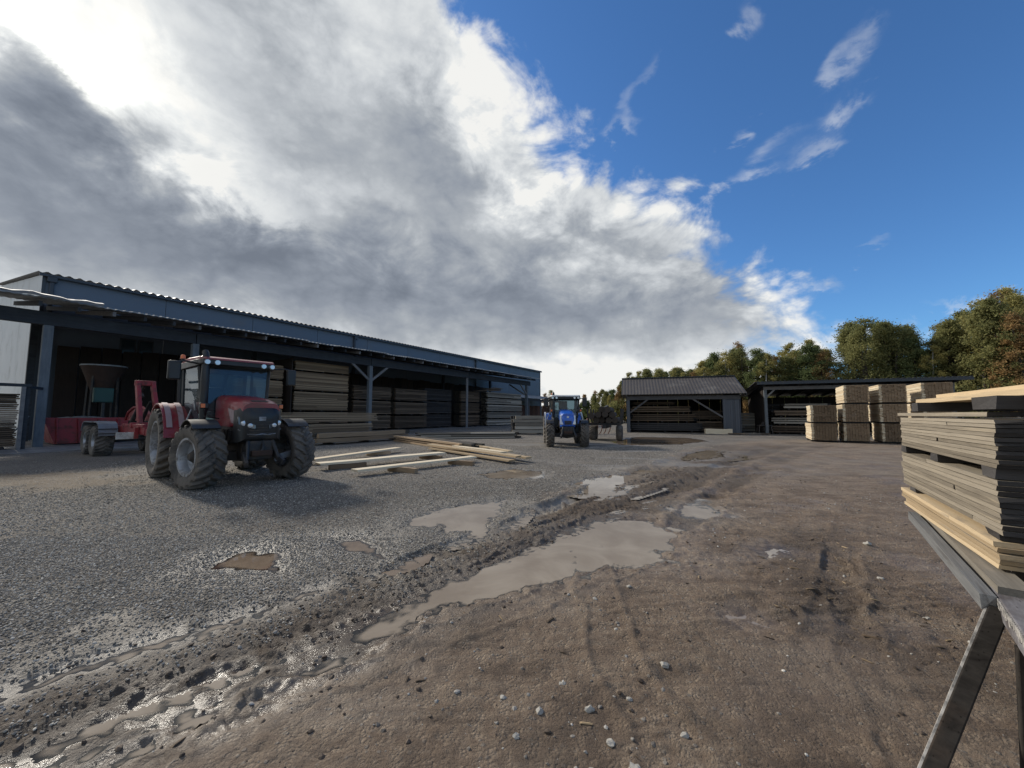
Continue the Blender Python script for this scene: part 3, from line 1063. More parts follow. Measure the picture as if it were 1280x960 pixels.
# ------------------------------------------------------------------ buildings
m_bluewall = paint('blue_grey_cladding', (0.095, 0.120, 0.155), 0.5, 0.0, 0.14, 0.6, dirt=(0.14, 0.15, 0.165), dirt_at=0.62, dirt_scale=0.5, rand=0.12)
m_whitewall = paint('white_cladding', (0.60, 0.62, 0.62), 0.5, 0.0, 0.06, 0.5, dirt=(0.55, 0.55, 0.52), dirt_at=0.6, dirt_scale=0.6)
m_darktrim = paint('dark_trim', (0.035, 0.042, 0.052), 0.5, 0.0, 0.2, 1.0)
m_roofdark = paint('dark_roof_sheet', (0.06, 0.062, 0.068), 0.55, 0.1, 0.2, 0.8)
m_fibre = paint('pale_roof_sheet', (0.33, 0.34, 0.345), 0.75, 0.0, 0.2, 1.2, dirt=(0.20, 0.20, 0.19), dirt_at=0.55, dirt_scale=1.1, rand=0.25)
m_post = wood('weathered_post', (0.10, 0.115, 0.13), (0.20, 0.215, 0.23), grain=(9, 9, 1.2), rand=0.2, knots=False)
m_beam = wood('tarred_beam', (0.030, 0.034, 0.040), (0.070, 0.076, 0.085), grain=(1.2, 8, 8), rand=0.2, knots=False)
m_brace = wood('grey_brace', (0.13, 0.125, 0.125), (0.26, 0.25, 0.245), grain=(2, 9, 9), rand=0.2, knots=False)
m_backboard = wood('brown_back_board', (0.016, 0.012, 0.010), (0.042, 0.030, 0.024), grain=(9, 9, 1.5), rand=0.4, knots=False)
m_tarp = paint('dirty_white_tarp', (0.22, 0.23, 0.25), 0.7, 0.0, 0.12, 1.5, dirt=(0.30, 0.29, 0.27), dirt_at=0.55, dirt_scale=1.4)
m_rust = paint('rusty_steel', (0.062, 0.034, 0.024), 0.8, 0.2, 0.4, 4, dirt=(0.05, 0.03, 0.022), dirt_at=0.5)
m_concrete = paint('wet_concrete', (0.24, 0.235, 0.23), 0.42, 0.0, 0.25, 0.8, dirt=(0.13, 0.115, 0.10), dirt_at=0.5, dirt_scale=0.7)

C0 = 29.85                    # post line of the long shed
CW = C0 + 8.0                 # front wall of the warehouse


def corrugated(x0, x1, y0, y1, z0, z1, pitch, amp, th=0.03, per=6):
    """Roof sheet: waves along x, from (y0,z0) to (y1,z1)."""
    n = max(4, int((x1 - x0) / pitch * per))
    top0, top1, bo0, bo1 = [], [], [], []
    for i in range(n + 1):
        x = x0 + (x1 - x0) * i / n
        w = amp * math.sin(2 * math.pi * x / pitch)
        top0.append((x, y0, z0 + w + th)); top1.append((x, y1, z1 + w + th))
        bo0.append((x, y0, z0 + w)); bo1.append((x, y1, z1 + w))
    mb = MB()
    k = n + 1
    V = top0 + top1 + bo0 + bo1
    F = []
    for i in range(n):
        F.append((i, i + 1, k + i + 1, k + i))
        F.append((2 * k + i + 1, 2 * k + i, 3 * k + i, 3 * k + i + 1))
        F.append((2 * k + i, 2 * k + i + 1, i + 1, i))
        F.append((k + i, k + i + 1, 3 * k + i + 1, 3 * k + i))
    F.append((0, k, 3 * k, 2 * k))
    F.append((n, 2 * k + n, 3 * k + n, k + n))
    return mb.add(V, F)


def warehouse():
    t = thing('warehouse', 'long blue grey metal clad warehouse with pale end wall behind the open shed', 'warehouse', P(4.17, CW, 0), YARD)
    L, H = 66.4, 10.45
    n = 11
    w = L / n
    for i in range(n):
        MB().box((w * (i + 0.5), 0.10, H / 2), (w - 0.03, 0.2, H)).build('wall_panel', m_bluewall, t, smooth=False)
    for i in range(3):
        MB().box((0.35 + i * 22.1 + (0.0 if i == 0 else -0.1), -0.16, H / 2 + 0.1), (0.2, 0.18, H - 0.5)).build('downpipe', m_darktrim, t, bevel=0.03)
        MB().box((0.35 + i * 22.1, -0.18, H - 0.25), (0.42, 0.3, 0.4), taper=1.0).build('rain_hopper', m_darktrim, t, bevel=0.03)
    # end wall: pale panels stepping back under the roof slope
    sl_ = math.tan(R(8.5))
    for i in range(6):
        a, b = i * 4.0 + 0.21, (i + 1) * 4.0 + 0.18
        MB().prism([(a, 0), (b, 0), (b, H + b * sl_), (a, H + a * sl_)], -0.02, 0.16, 'x').build('end_wall_panel', m_whitewall, t, smooth=False)
    MB().box((L - 0.1, 12.2, H / 2), (0.2, 23.9, H)).build('far_end_wall', m_bluewall, t, smooth=False)
    corrugated(-0.25, L + 0.25, -0.35, 24.4, H + 0.06, H + 0.06 + 24.75 * sl_, 0.46, 0.055).build('roof_sheet', m_roofdark, t)
    MB().bar((-0.2, -0.26, H - 0.06), (L + 0.2, -0.26, H - 0.06), 0.14, 0.16).build('gutter', m_darktrim, t)
    for x in (0.04, L - 0.04):
        MB().box((x, -0.03, H / 2), (0.16, 0.06, H - 0.16)).build('corner_trim', m_darktrim, t, smooth=False)
    for k in range(2):
        fr = MB().box((4.1 + k * 0.95, -0.03, 6.2), (0.85, 0.08, 1.6)).build('window_frame', m_darktrim, t)
        MB().box((4.1 + k * 0.95, -0.08, 6.2), (0.68, 0.02, 1.42)).build('pane', m_winglass, fr)
    return t


m_winglass = paint('dark_window', (0.03, 0.045, 0.055), 0.12, 0.0, 0.3, 1.0)
warehouse()


def long_shed():
    t = thing('open_shed', 'long dark open fronted timber storage shed leaning against the warehouse', 'shed', P(0, C0, 0), YARD)
    for x in (3.6, 9.6, 22.7, 51.2):
        MB().box((x, 0, 3.02), (0.34, 0.34, 6.05)).build('post', m_post, t, bevel=0.015)
    for x in (-5.5, 3.9, 16, 28, 40, 51.2):
        MB().box((x, 6.9, 3.6), (0.3, 0.3, 7.2)).build('back_post', m_beam, t)
    for i, (a, b) in enumerate(((-6.0, 9.58), (9.62, 22.68), (22.72, 37.0), (37.04, 52.2))):
        MB().box(((a + b) / 2, 0, 6.38), (b - a, 0.30, 0.66)).build('beam', m_beam, t, bevel=0.015)
    for x, dirs in ((22.7, (-1, 1)), (51.2, (-1,))):
        for d in dirs:
            MB().bar((x + d * 0.16, -0.05, 4.75), (x + d * 2.0, -0.05, 6.15), 0.14, 0.2).build('brace', m_brace if x > 10 else m_beam, t)
    MB().bar((51.0, 0.15, 4.6), (51.0, 3.0, 6.3), 0.14, 0.2).build('brace', m_brace, t)
    # a grey prop board under the beam
    MB().box((36.7, -0.05, 2.98), (0.34, 0.09, 6.1)).build('prop', m_brace, t)
    sl_ = (8.55 - 7.12) / 9.0
    x = -5.6
    k = 0
    while x < 52.3:
        zz = 7.02 + random.uniform(-0.02, 0.02)
        e = random.uniform(0, 0.25)
        MB().bar((x, -1.1 - e, zz - 0.12 - (1.1 + e) * 0 + 0.0), (x, 7.6, zz - 0.12 + 8.7 * sl_), 0.12, 0.24).build('rafter', m_beam if k % 3 else m_brace, t)
        x += 1.25
        k += 1
    x = -6.0
    k = 0
    while x < 52.2:
        w = 2.45
        dz = random.uniform(-0.035, 0.03)
        e = random.uniform(-0.12, 0.12)
        corrugated(x - 0.03, x + w + 0.05, -1.45 + e, 7.7, 7.10 + dz + 0.018 * (k % 2), 7.10 + 9.15 * sl_ + 0.018 * (k % 2), 0.30, 0.016, 0.05).build('roof_sheet', m_fibre, t)
        x += w
        k += 1
    # boarded back of the store bays
    for k in range(46):
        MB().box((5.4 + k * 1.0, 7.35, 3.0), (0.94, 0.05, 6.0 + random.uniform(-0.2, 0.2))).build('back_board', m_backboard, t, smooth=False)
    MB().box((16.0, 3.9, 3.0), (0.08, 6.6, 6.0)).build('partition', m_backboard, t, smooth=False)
    return t


long_shed()

# tarpaulin rolled over the eave at the near end
_mb = MB()
_secs = []
for i in range(25):
    x = -1.8 + i * 0.29
    sag = 0.04 * math.sin(i * 0.9) + 0.03 * math.sin(i * 2.1)
    yy = -1.62 - 0.10 * math.sin(i * 0.8)
    base = 7.22 + 0.02 * i * 0 
    _secs.append([(x, yy + 0.02, base - 0.10 + sag * 0.5), (x, yy - 0.04, base + 0.00 + sag), (x, yy + 0.25, base + 0.09 + sag), (x, yy + 1.3, base + 0.28 + sag * 0.6), (x, yy + 2.6, base + 0.52), (x, yy + 2.6, base + 0.42), (x, yy + 1.3, base + 0.25 + sag * 0.5), (x, yy + 0.2, base + 0.06 + sag * .5)])
_mb.loft(_secs)
tag(_mb.build('tarpaulin', m_tarp, None, P(0, C0, 0.03), (0, 0, YARD), angle=1.2), 'crumpled dirty white tarpaulin lying over the shed roof edge', 'tarpaulin')

# concrete floor of the store with its apron
_q = [P(-8, C0 - 4.6), P(8.6, C0 - 4.2), P(10.4, C0 - 1.0), P(53, C0 - 0.6), P(53, CW - 0.02), P(-8, CW - 0.02)]
kind(MB().prism([(p.x, p.y) for p in _q], -0.2, 0.022, 'z').build('concrete_floor', m_concrete, smooth=False), 'structure')


def lean_to():
    t = thing('lean_to', 'low lean to with grey roof and boarded front at the far warehouse end', 'lean-to', P(52.6, CW, 0), YARD)
    corrugated(0.0, 18.0, -5.2, -0.1, 4.35, 5.3, 0.3, 0.03, 0.06).build('roof_sheet', m_fibre, t)
    MB().box((9, -4.9, 4.1), (18, 0.2, 0.34)).build('beam', m_beam, t)
    for x in (0.3, 4.6, 9.0, 13.5, 17.7):
        MB().box((x, -4.9, 1.96), (0.22, 0.22, 3.92)).build('post', m_post, t)
    for k in range(18):
        MB().box((0.5 + k * 1.0, -2.6 + 0.03 * (k % 2), 1.6), (0.93, 0.05, 3.1 + 0.3 * random.random())).build('front_board', m_redboard, t, smooth=False)
    return t


m_redboard = wood('red_brown_board', (0.060, 0.032, 0.026), (0.15, 0.085, 0.065), grain=(9, 9, 1.2), rand=0.6, knots=False)
lean_to()

m_slate = paint('grey_brown_roof', (0.075, 0.064, 0.056), 0.7, 0.05, 0.14, 1.2, dirt=(0.165, 0.152, 0.14), dirt_at=0.6, dirt_scale=0.5)
m_shedtrim = wood('dark_shed_trim', (0.06, 0.058, 0.06), (0.135, 0.13, 0.13), grain=(2, 9, 9), rand=0.2, knots=False)
m_shedwall = paint('blue_grey_boards', (0.075, 0.083, 0.098), 0.75, 0.0, 0.2, 1.5, stretch=(3, 3, 0.5), rand=0.3)


def gable_shed():
    """Open fronted shed at the bottom of the yard."""
    t = thing('gable_shed', 'small open shed with grey brown corrugated gable roof before the forest', 'shed', (10.30, 34.5, 0), R(-17))
    L, W = 9.0, 6.4
    e, rg = 3.3, 5.05
    corrugated(-0.45, L + 0.4, -0.5, W / 2, e + 0.02, rg, 0.27, 0.011, 0.03).build('roof_sheet', m_slate, t)
    corrugated(-0.45, L + 0.4, W + 0.5, W / 2 + 0.02, e, rg, 0.27, 0.022, 0.03).build('roof_sheet', m_slate, t)
    MB().bar((-0.45, W / 2, rg + 0.06), (L + 0.4, W / 2, rg + 0.06), 0.34, 0.06).build('ridge_cap', m_darktrim, t)
    MB().box((L / 2, 0.0, e - 0.26), (L, 0.16, 0.32)).build('beam', m_shedtrim, t)
    MB().box((0.12, 0.02, (e - 0.43) / 2), (0.24, 0.24, e - 0.43)).build('post', m_shedwall, t)
    MB().box((L - 1.22, 0.02, (e - 0.43) / 2), (0.2, 0.24, e - 0.43)).build('post', m_shedwall, t)
    for k in range(6):
        MB().box((L - 1.02 + 0.17 * k, 0.0 + 0.012 * (k % 2), (e - 0.44) / 2), (0.16, 0.05, e - 0.46)).build('wall_board', m_shedwall, t, smooth=False)
    MB().bar((0.25, -0.02, 1.75), (1.75, -0.02, e - 0.4), 0.09, 0.13).build('brace', m_shedtrim, t)
    MB().bar((L - 1.32, -0.02, 1.35), (L - 3.6, -0.02, e - 0.4), 0.09, 0.13).build('brace', m_shedtrim, t)
    for k in range(11):
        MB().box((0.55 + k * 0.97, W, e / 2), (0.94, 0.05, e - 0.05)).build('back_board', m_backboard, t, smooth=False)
    for x in (0.0, L):
        MB().prism([(0.12, 0), (W, 0), (W, e - 0.05), (W / 2, rg - 0.12), (0.12, e - 0.08)], x - 0.03 + 0.03 * (x == 0) * -1, x + 0.03, 'x').build('gable_wall', m_shedwall, t, smooth=False)
    for x in (-0.4, L + 0.36):
        for y0, y1 in ((-0.48, W / 2), (W + 0.48, W / 2)):
            MB().bar((x, y0, e - 0.07), (x, y1, rg - 0.07), 0.05, 0.2).build('barge_board', m_darktrim, t)
    return t


gable_shed()


def flat_shed():
    t = thing('flat_roof_shed', 'wide open shed with flat dark roof behind the brown lumber stacks', 'shed', (20.55, 31.4, 0), R(-21))
    L, W = 11.6, 6.0
    corrugated(-0.75, L + 0.55, -0.9, W + 0.3, 4.18, 3.35, 0.3, 0.03, 0.04).build('roof_sheet', m_roofdark, t)
    MB().box((L / 2, -0.86, 4.08), (L + 1.2, 0.05, 0.2)).build('fascia', m_darktrim, t)
    MB().box((L / 2, 0.0, 3.72), (L, 0.16, 0.26)).build('beam', m_brace, t)
    for x in (0.12, 5.8, L - 0.12):
        MB().box((x, 0.02, 1.79), (0.2, 0.2, 3.58)).build('post', m_post, t)
    MB().bar((0.22, -0.02, 3.05), (0.75, -0.02, 3.58), 0.09, 0.12).build('brace', m_brace, t)
    MB().bar((L - 0.22, -0.02, 3.05), (L - 0.75, -0.02, 3.58), 0.09, 0.12).build('brace', m_brace, t)
    k = 0.0
    while k < L + 0.2:
        MB().bar((k, -0.75, 4.03), (k, W, 3.30), 0.08, 0.16).build('rafter', m_beam, t)
        k += 1.16
    for k in range(12):
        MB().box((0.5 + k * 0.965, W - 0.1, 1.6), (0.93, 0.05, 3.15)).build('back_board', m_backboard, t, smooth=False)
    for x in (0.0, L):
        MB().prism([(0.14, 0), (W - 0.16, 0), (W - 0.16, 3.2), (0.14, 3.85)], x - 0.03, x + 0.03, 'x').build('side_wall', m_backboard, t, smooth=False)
    return t


flat_shed()


# ------------------------------------------------------------------ timber
WD = {
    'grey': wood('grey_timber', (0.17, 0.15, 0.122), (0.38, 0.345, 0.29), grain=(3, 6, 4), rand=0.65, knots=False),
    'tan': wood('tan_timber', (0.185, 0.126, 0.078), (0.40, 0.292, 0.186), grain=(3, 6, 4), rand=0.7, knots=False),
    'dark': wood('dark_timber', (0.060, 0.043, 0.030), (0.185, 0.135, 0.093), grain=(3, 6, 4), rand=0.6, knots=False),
    'fresh': wood('fresh_timber', (0.30, 0.215, 0.125), (0.54, 0.425, 0.275), grain=(6, 8, 4), rand=0.45, knots=True, blotch=(0.27, 0.23, 0.18)),
    'silver': wood('silvered_timber', (0.135, 0.112, 0.084), (0.33, 0.29, 0.23), grain=(9, 7, 5), rand=0.42, knots=True, blotch=(0.40, 0.34, 0.25)),
    'pale': wood('pale_timber', (0.60, 0.475, 0.32), (0.82, 0.70, 0.51), grain=(3, 6, 4), rand=0.30, knots=False),
    'bark': wood('bark_edge_timber', (0.125, 0.086, 0.054), (0.37, 0.268, 0.175), grain=(6, 30, 30), rand=0.3, knots=False),
    'black': wood('black_timber', (0.028, 0.026, 0.026), (0.075, 0.07, 0.068), grain=(4, 9, 9), rand=0.4, knots=False),
    'core': wood('shaded_inner_boards', (0.03, 0.026, 0.022), (0.09, 0.078, 0.062), grain=(6, 22, 22), rand=0.3, knots=False),  # inner boards coloured dark so gaps between the face boards look shaded
    'beamgrey': wood('rain_grey_beam', (0.105, 0.108, 0.112), (0.30, 0.30, 0.295), grain=(5, 5, 5), rand=0.3, knots=True, blotch=(0.07, 0.065, 0.062)),
}
_pm = {}


def plank_mesh(matk, var):
    """A unit board, a little wavy and out of true, shared by every board of its kind."""
    if (matk, var) in _pm: return _pm[(matk, var)]
    rs = np.random.RandomState(var * 13 + 5)
    secs = []
    for i in range(6):
        x = -0.5 + i / 5
        dy, dz = rs.uniform(-0.02, 0.02), rs.uniform(-0.05, 0.05)
        e = rs.uniform(-0.006, 0.006, 4) if i in (0, 5) else np.zeros(4)
        q = [(-0.5, -0.5), (0.5, -0.5), (0.5, 0.5), (-0.5, 0.5)]
        secs.append([(x + e[k], a + dy, b + dz + rs.uniform(-0.02, 0.02)) for k, (a, b) in enumerate(q)])
    mb = MB().loft(secs)
    me = mb.mesh('plank', WD[matk], smooth=False)
    if matk == 'silver':              # end faces coloured black to stand for shade on the stack end
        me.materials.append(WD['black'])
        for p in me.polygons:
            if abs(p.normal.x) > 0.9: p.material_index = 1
    _pm[(matk, var)] = me
    return me


def plank(parent, matk, c, d, rot=(0, 0, 0), name='plank'):
    o = link(name, plank_mesh(matk, random.randrange(6)), parent, c, rot)
    o.scale = d
    return o


def pack(label, t0=0, t1=1, c=0, z0=0.0, z1=1.0, layers=10, matk='grey', depth=1.2, fill=0.70, jag=0.06, joints=0.25, group=None, side=-1, loc=None, rotz=YARD,
         L=None, ends=None, core='core', across=5, bearers=True, name='timber_pack', cat='timber stack', lean=0.0):
    """A stack of sawn boards on cross bearers. Every board of the face that is seen is a part; the boards behind it are one part of kind stuff."""
    L = L if L is not None else t1 - t0
    loc = loc if loc is not None else P((t0 + t1) / 2, c + depth / 2, z0)
    t = thing(name, label, cat, loc, rotz, group)
    H = z1 - z0
    bz = 0.09 if bearers else 0.0
    pitch = (H - bz) / layers
    fd = depth / across
    core_mb = MB()
    for i in range(layers):
        z = bz + pitch * (i + 0.5)
        th = pitch * fill
        off = lean * (i / layers)
        segs = [(-L / 2, L / 2)]
        if random.random() < joints:
            k = random.uniform(-0.3, 0.3) * L
            segs = [(-L / 2, k - 0.01), (k + 0.01, L / 2)]
        for a, b in segs:
            a += random.uniform(-jag, jag) * (a == -L / 2)
            b += random.uniform(-jag, jag) * (b == L / 2)
            plank(t, matk, ((a + b) / 2, side * (depth / 2 - fd / 2) + random.uniform(-0.02, 0.02) + off, z + random.uniform(-0.04, 0.04) * pitch), (b - a, fd * 0.96, th * random.uniform(0.9, 1.06)))
        for q in range(1, across):
            y = side * (depth / 2 - fd * (q + 0.5)) + off
            a, b = -L / 2 + random.uniform(-jag, jag), L / 2 + random.uniform(-jag, jag)
            core_mb.box(((a + b) / 2, y, z + random.uniform(-0.03, 0.03) * pitch), (b - a, fd * 0.93, th))
    kind(core_mb.build('inner_boards', WD[core], t, smooth=False), 'stuff')
    if bearers:
        nb = 3 if L > 3 else 2
        for k in range(nb):
            x = -L / 2 + L * (0.12 + 0.76 * k / (nb - 1))
            MB().box((x, 0, 0.042), (0.12, depth * 0.98, 0.084)).build('bearer', WD['black'], t, smooth=False)
    return t


# bays of the long shed, from its near end to its far end
g_shed = 'timber stacks in the long shed'
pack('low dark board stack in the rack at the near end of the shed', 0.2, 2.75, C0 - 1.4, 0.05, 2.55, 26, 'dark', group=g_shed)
for i, (a, b, nm) in enumerate(((0.15, 1.45, 'lowest'), (1.5, 2.8, 'second'), (2.85, 4.15, 'third'), (4.2, 5.35, 'topmost'))):
    pack(f'{nm} tan board pack of the tall stack behind the red tractor cab', 12.3, 15.55, C0 + 1.0, a, b, 18, 'tan', group=g_shed)
for i, (a, b, nm, l) in enumerate(((0.15, 1.80, 'lowest', 19), (1.85, 3.42, 'second', 19), (3.48, 5.05, 'third', 20), (5.1, 5.9, 'topmost', 10))):
    pack(f'{nm} tan board pack of the tall stack beside the braced post', 16.45, 21.2, C0 + 1.0, a, b, l, 'tan', group=g_shed)
pack('wide tan board pack lying lowest before the tall shed stacks', 13.7, 21.3, C0 - 2.2, 0.1, 0.86, 8, 'tan', depth=1.6, group=g_shed, jag=0.2)
pack('wide tan board pack lying on another before the tall shed stacks', 13.55, 21.75, C0 - 2.2, 0.92, 1.74, 9, 'tan', depth=1.6, group=g_shed, jag=0.25)
pack('thick grey board stack on the gravel beside the red tractor wheel', 11.6, 17.4, 18.9, 0.02, 0.64, 2, 'tan', depth=1.0, fill=0.85, jag=0.3, joints=0)
for i, (a, b, nm) in enumerate(((0.15, 1.5, 'lowest'), (1.55, 2.9, 'middle'), (2.95, 4.3, 'topmost'))):
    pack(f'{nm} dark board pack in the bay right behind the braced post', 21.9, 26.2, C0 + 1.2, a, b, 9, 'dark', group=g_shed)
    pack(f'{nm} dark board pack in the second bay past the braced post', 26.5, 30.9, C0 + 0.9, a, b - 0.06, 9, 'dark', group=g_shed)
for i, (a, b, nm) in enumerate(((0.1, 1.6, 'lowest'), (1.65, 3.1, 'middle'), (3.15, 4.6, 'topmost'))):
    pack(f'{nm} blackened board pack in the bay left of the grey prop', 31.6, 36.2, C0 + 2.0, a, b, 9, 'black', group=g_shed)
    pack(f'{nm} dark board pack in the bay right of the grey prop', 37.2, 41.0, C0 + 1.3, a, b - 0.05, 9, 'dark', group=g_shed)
for i, (a, b, nm) in enumerate(((0.05, 0.95, 'lowest'), (1.0, 1.9, 'second'), (1.95, 2.9, 'third'), (2.95, 3.8, 'fourth'), (3.85, 4.62, 'topmost'))):
    pack(f'{nm} grey thick board pack of the stack at the far shed post', 41.6, 50.4, C0 + 0.4, a, b, 4, 'grey', group=g_shed, jag=0.25, fill=0.86)
for k in range(6):
    o = plank(None, 'dark', P(42.2 + 0.5 * k, C0 + 0.9, 4.78 + 0.10 * k), (5.2 - 0.5 * k, 0.25, 0.07), (random.uniform(-.05, .05), random.uniform(-.10, .02), YARD + random.uniform(-.12, .12)), 'top_board')
    tag(o, 'dark board lying crooked on top of the far grey shed stack', 'board', 'crooked boards on the far shed stack')

# out in the yard
pack('low stack of thick boards standing left of the blue tractor', L=4.4, loc=(2.25, 31.9, 0.0), rotz=R(6), z0=0, z1=1.5, layers=5, matk='grey', depth=1.6, fill=0.86, jag=0.15, core='black')
pack('flat grey board pile on the gravel before the grey prop', L=6.6, loc=(-2.9, 26.0, 0.0), rotz=R(12), z0=0, z1=0.42, layers=3, matk='grey', depth=1.1, jag=0.3, bearers=False, cat='board pile')
pack('flat brown board pile pointing out from the shed across the gravel', L=8.2, loc=(-4.2, 20.1, 0.0), rotz=R(-53), z0=0, z1=0.36, layers=3, matk='tan', depth=0.9, jag=0.4, bearers=False, cat='board pile')


def loose(label, a, b, z, w, th, matk='fresh', cat='plank', name='loose_plank', group=None, roll=0.0):
    a, b = Vector((*a, z if not isinstance(z, tuple) else z[0])), Vector((*b, z if not isinstance(z, tuple) else z[1]))
    d = b - a
    o = plank(None, matk, (a + b) / 2, (d.length, w, th), (roll, -math.asin(d.z / d.length), math.atan2(d.y, d.x)), name)
    return tag(o, label, cat, group)


gl = 'loose planks on the gravel'
loose('long pale plank lying on blocks closest to the red tractor front wheel', (-6.34, 12.26), (-4.85, 16.59), 0.17, 0.34, 0.06, 'pale', group=gl)
loose('long wet pale plank in the middle of the three on blocks', (-5.58, 11.2), (-2.58, 14.43), 0.18, 0.42, 0.06, 'pale', group=gl)
loose('pale plank nearest the puddles of the three on blocks', (-4.07, 10.07), (-1.31, 13.26), 0.16, 0.32, 0.055, 'pale', group=gl)
for lb, a, b in (('behind the grey plank end by the red tractor', (-5.7, 15.2), (-4.9, 15.7)), ('under the left end of the middle pale plank', (-5.3, 11.3), (-4.5, 12.0)), ('under the far end of the middle pale plank', (-3.35, 14.2), (-2.5, 13.8)),
                 ('under the right end of the plank by the puddles', (-2.05, 12.65), (-1.2, 12.2)), ('under the near end of the plank by the puddles', (-3.5, 11.1), (-2.6, 10.6))):
    loose(f'short brown timber block {lb}', a, b, 0.07, 0.13, 0.13, 'tan', 'timber block', 'timber_block', 'timber blocks under the loose planks')
gf = 'fresh yellow planks dropped on the gravel'
for k, (lb, a, b, z, w, mk) in enumerate((
        ('lowest fresh yellow plank at the near edge of the dropped heap', (-3.6, 17.3), (0.0, 12.64), 0.10, 0.26, 'fresh'),
        ('fresh yellow plank second from the near edge of the heap', (-3.05, 18.0), (0.55, 13.0), 0.16, 0.26, 'fresh'),
        ('thick orange yellow plank on top of the dropped heap', (-3.75, 17.6), (0.22, 12.75), (0.24, 0.22), 0.22, 'fresh'),
        ('short fresh plank in the middle of the dropped heap', (-2.5, 17.0), (-0.3, 14.2), 0.22, 0.30, 'pale'),
        ('thin fresh plank at the far edge of the dropped heap', (-2.99, 20.2), (-0.05, 15.37), 0.15, 0.24, 'fresh'),
        ('grey weathered plank under the far edge of the dropped heap', (-3.1, 19.0), (0.4, 14.4), 0.06, 0.25, 'grey'))):
    loose(lb, a, b, z, w, 0.055, mk, group=gf)

# sheds at the bottom of the yard
gg = 'timber stacks in the gable shed'
Mx = Matrix.Translation((10.1, 34.5, 0)) @ Matrix.Rotation(R(-17), 4, 'Z')
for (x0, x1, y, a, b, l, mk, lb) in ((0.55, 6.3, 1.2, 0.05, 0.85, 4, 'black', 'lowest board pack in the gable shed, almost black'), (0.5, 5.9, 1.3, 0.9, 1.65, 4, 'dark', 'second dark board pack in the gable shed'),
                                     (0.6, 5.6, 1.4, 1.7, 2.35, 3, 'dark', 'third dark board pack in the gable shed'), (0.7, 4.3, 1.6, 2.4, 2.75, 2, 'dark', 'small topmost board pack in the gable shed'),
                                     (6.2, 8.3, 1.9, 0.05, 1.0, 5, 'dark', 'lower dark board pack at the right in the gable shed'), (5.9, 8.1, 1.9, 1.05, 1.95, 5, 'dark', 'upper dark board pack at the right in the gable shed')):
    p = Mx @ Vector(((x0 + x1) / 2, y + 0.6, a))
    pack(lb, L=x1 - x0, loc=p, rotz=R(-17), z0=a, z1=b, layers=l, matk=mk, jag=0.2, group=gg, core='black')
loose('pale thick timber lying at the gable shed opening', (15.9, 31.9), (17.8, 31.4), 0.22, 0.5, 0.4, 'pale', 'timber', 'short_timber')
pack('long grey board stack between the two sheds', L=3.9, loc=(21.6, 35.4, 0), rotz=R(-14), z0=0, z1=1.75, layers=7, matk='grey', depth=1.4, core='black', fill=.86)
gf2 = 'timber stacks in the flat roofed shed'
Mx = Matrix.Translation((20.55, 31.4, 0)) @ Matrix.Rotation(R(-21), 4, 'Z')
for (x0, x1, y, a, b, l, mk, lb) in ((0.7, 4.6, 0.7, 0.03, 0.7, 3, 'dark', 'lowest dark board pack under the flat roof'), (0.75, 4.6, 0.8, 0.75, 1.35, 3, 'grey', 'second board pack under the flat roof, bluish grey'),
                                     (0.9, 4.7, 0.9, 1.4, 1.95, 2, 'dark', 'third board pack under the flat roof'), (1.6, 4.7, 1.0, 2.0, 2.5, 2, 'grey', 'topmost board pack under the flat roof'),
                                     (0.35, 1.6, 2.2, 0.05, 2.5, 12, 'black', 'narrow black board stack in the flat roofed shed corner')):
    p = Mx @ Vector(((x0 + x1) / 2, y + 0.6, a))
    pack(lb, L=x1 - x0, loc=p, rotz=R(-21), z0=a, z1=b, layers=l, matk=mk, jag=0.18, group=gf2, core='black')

# brown packs of short boards before the flat roofed shed
gb = 'brown short board packs before the flat roofed shed'
for (cx, cy, w, L_, H_, n, lb) in ((17.5, 22.6, 1.18, 2.5, 1.05, 2, 'low brown stack nearest the gable shed'), (18.95, 22.0, 1.1, 2.4, 1.07, 3, 'middle tall brown stack'),
                                   (20.42, 21.4, 1.12, 2.4, 1.07, 3, 'brown stack beside the middle one'), (22.15, 20.75, 1.2, 2.6, 1.09, 3, 'brown stack behind the silver grey boards')):
    nn = {2: ('bottom', 'top'), 3: ('bottom', 'middle', 'top')}[n]
    for k in range(n):
        sh = (random.uniform(-0.10, 0.05), random.uniform(-0.06, 0.06))
        p = Vector((cx, cy, 0.02 + k * (H_ + 0.01))) + D_ * (L_ / 2 + sh[0]) - N_ * (w / 2 + sh[1])
        pack(f'{nn[k]} pack of the {lb}', L=L_, loc=p, rotz=YARD + random.uniform(-0.03, 0.03), z0=0, z1=H_, layers=15, matk='pale', depth=w, side=1, core='bark', across=9, fill=0.80, jag=0.035, joints=0.0, group=gb, bearers=True)  # side boards coloured much paler than the bark-edged ends, standing for sunlight


# ------------------------------------------------------------------ silver grey boards on the rack beside the camera
O_ = Vector((2.61, 2.10, 0))
RK = R(55.5)
RX = Vector((math.cos(RK), math.sin(RK), 0))
RY = Vector((-math.sin(RK), math.cos(RK), 0))


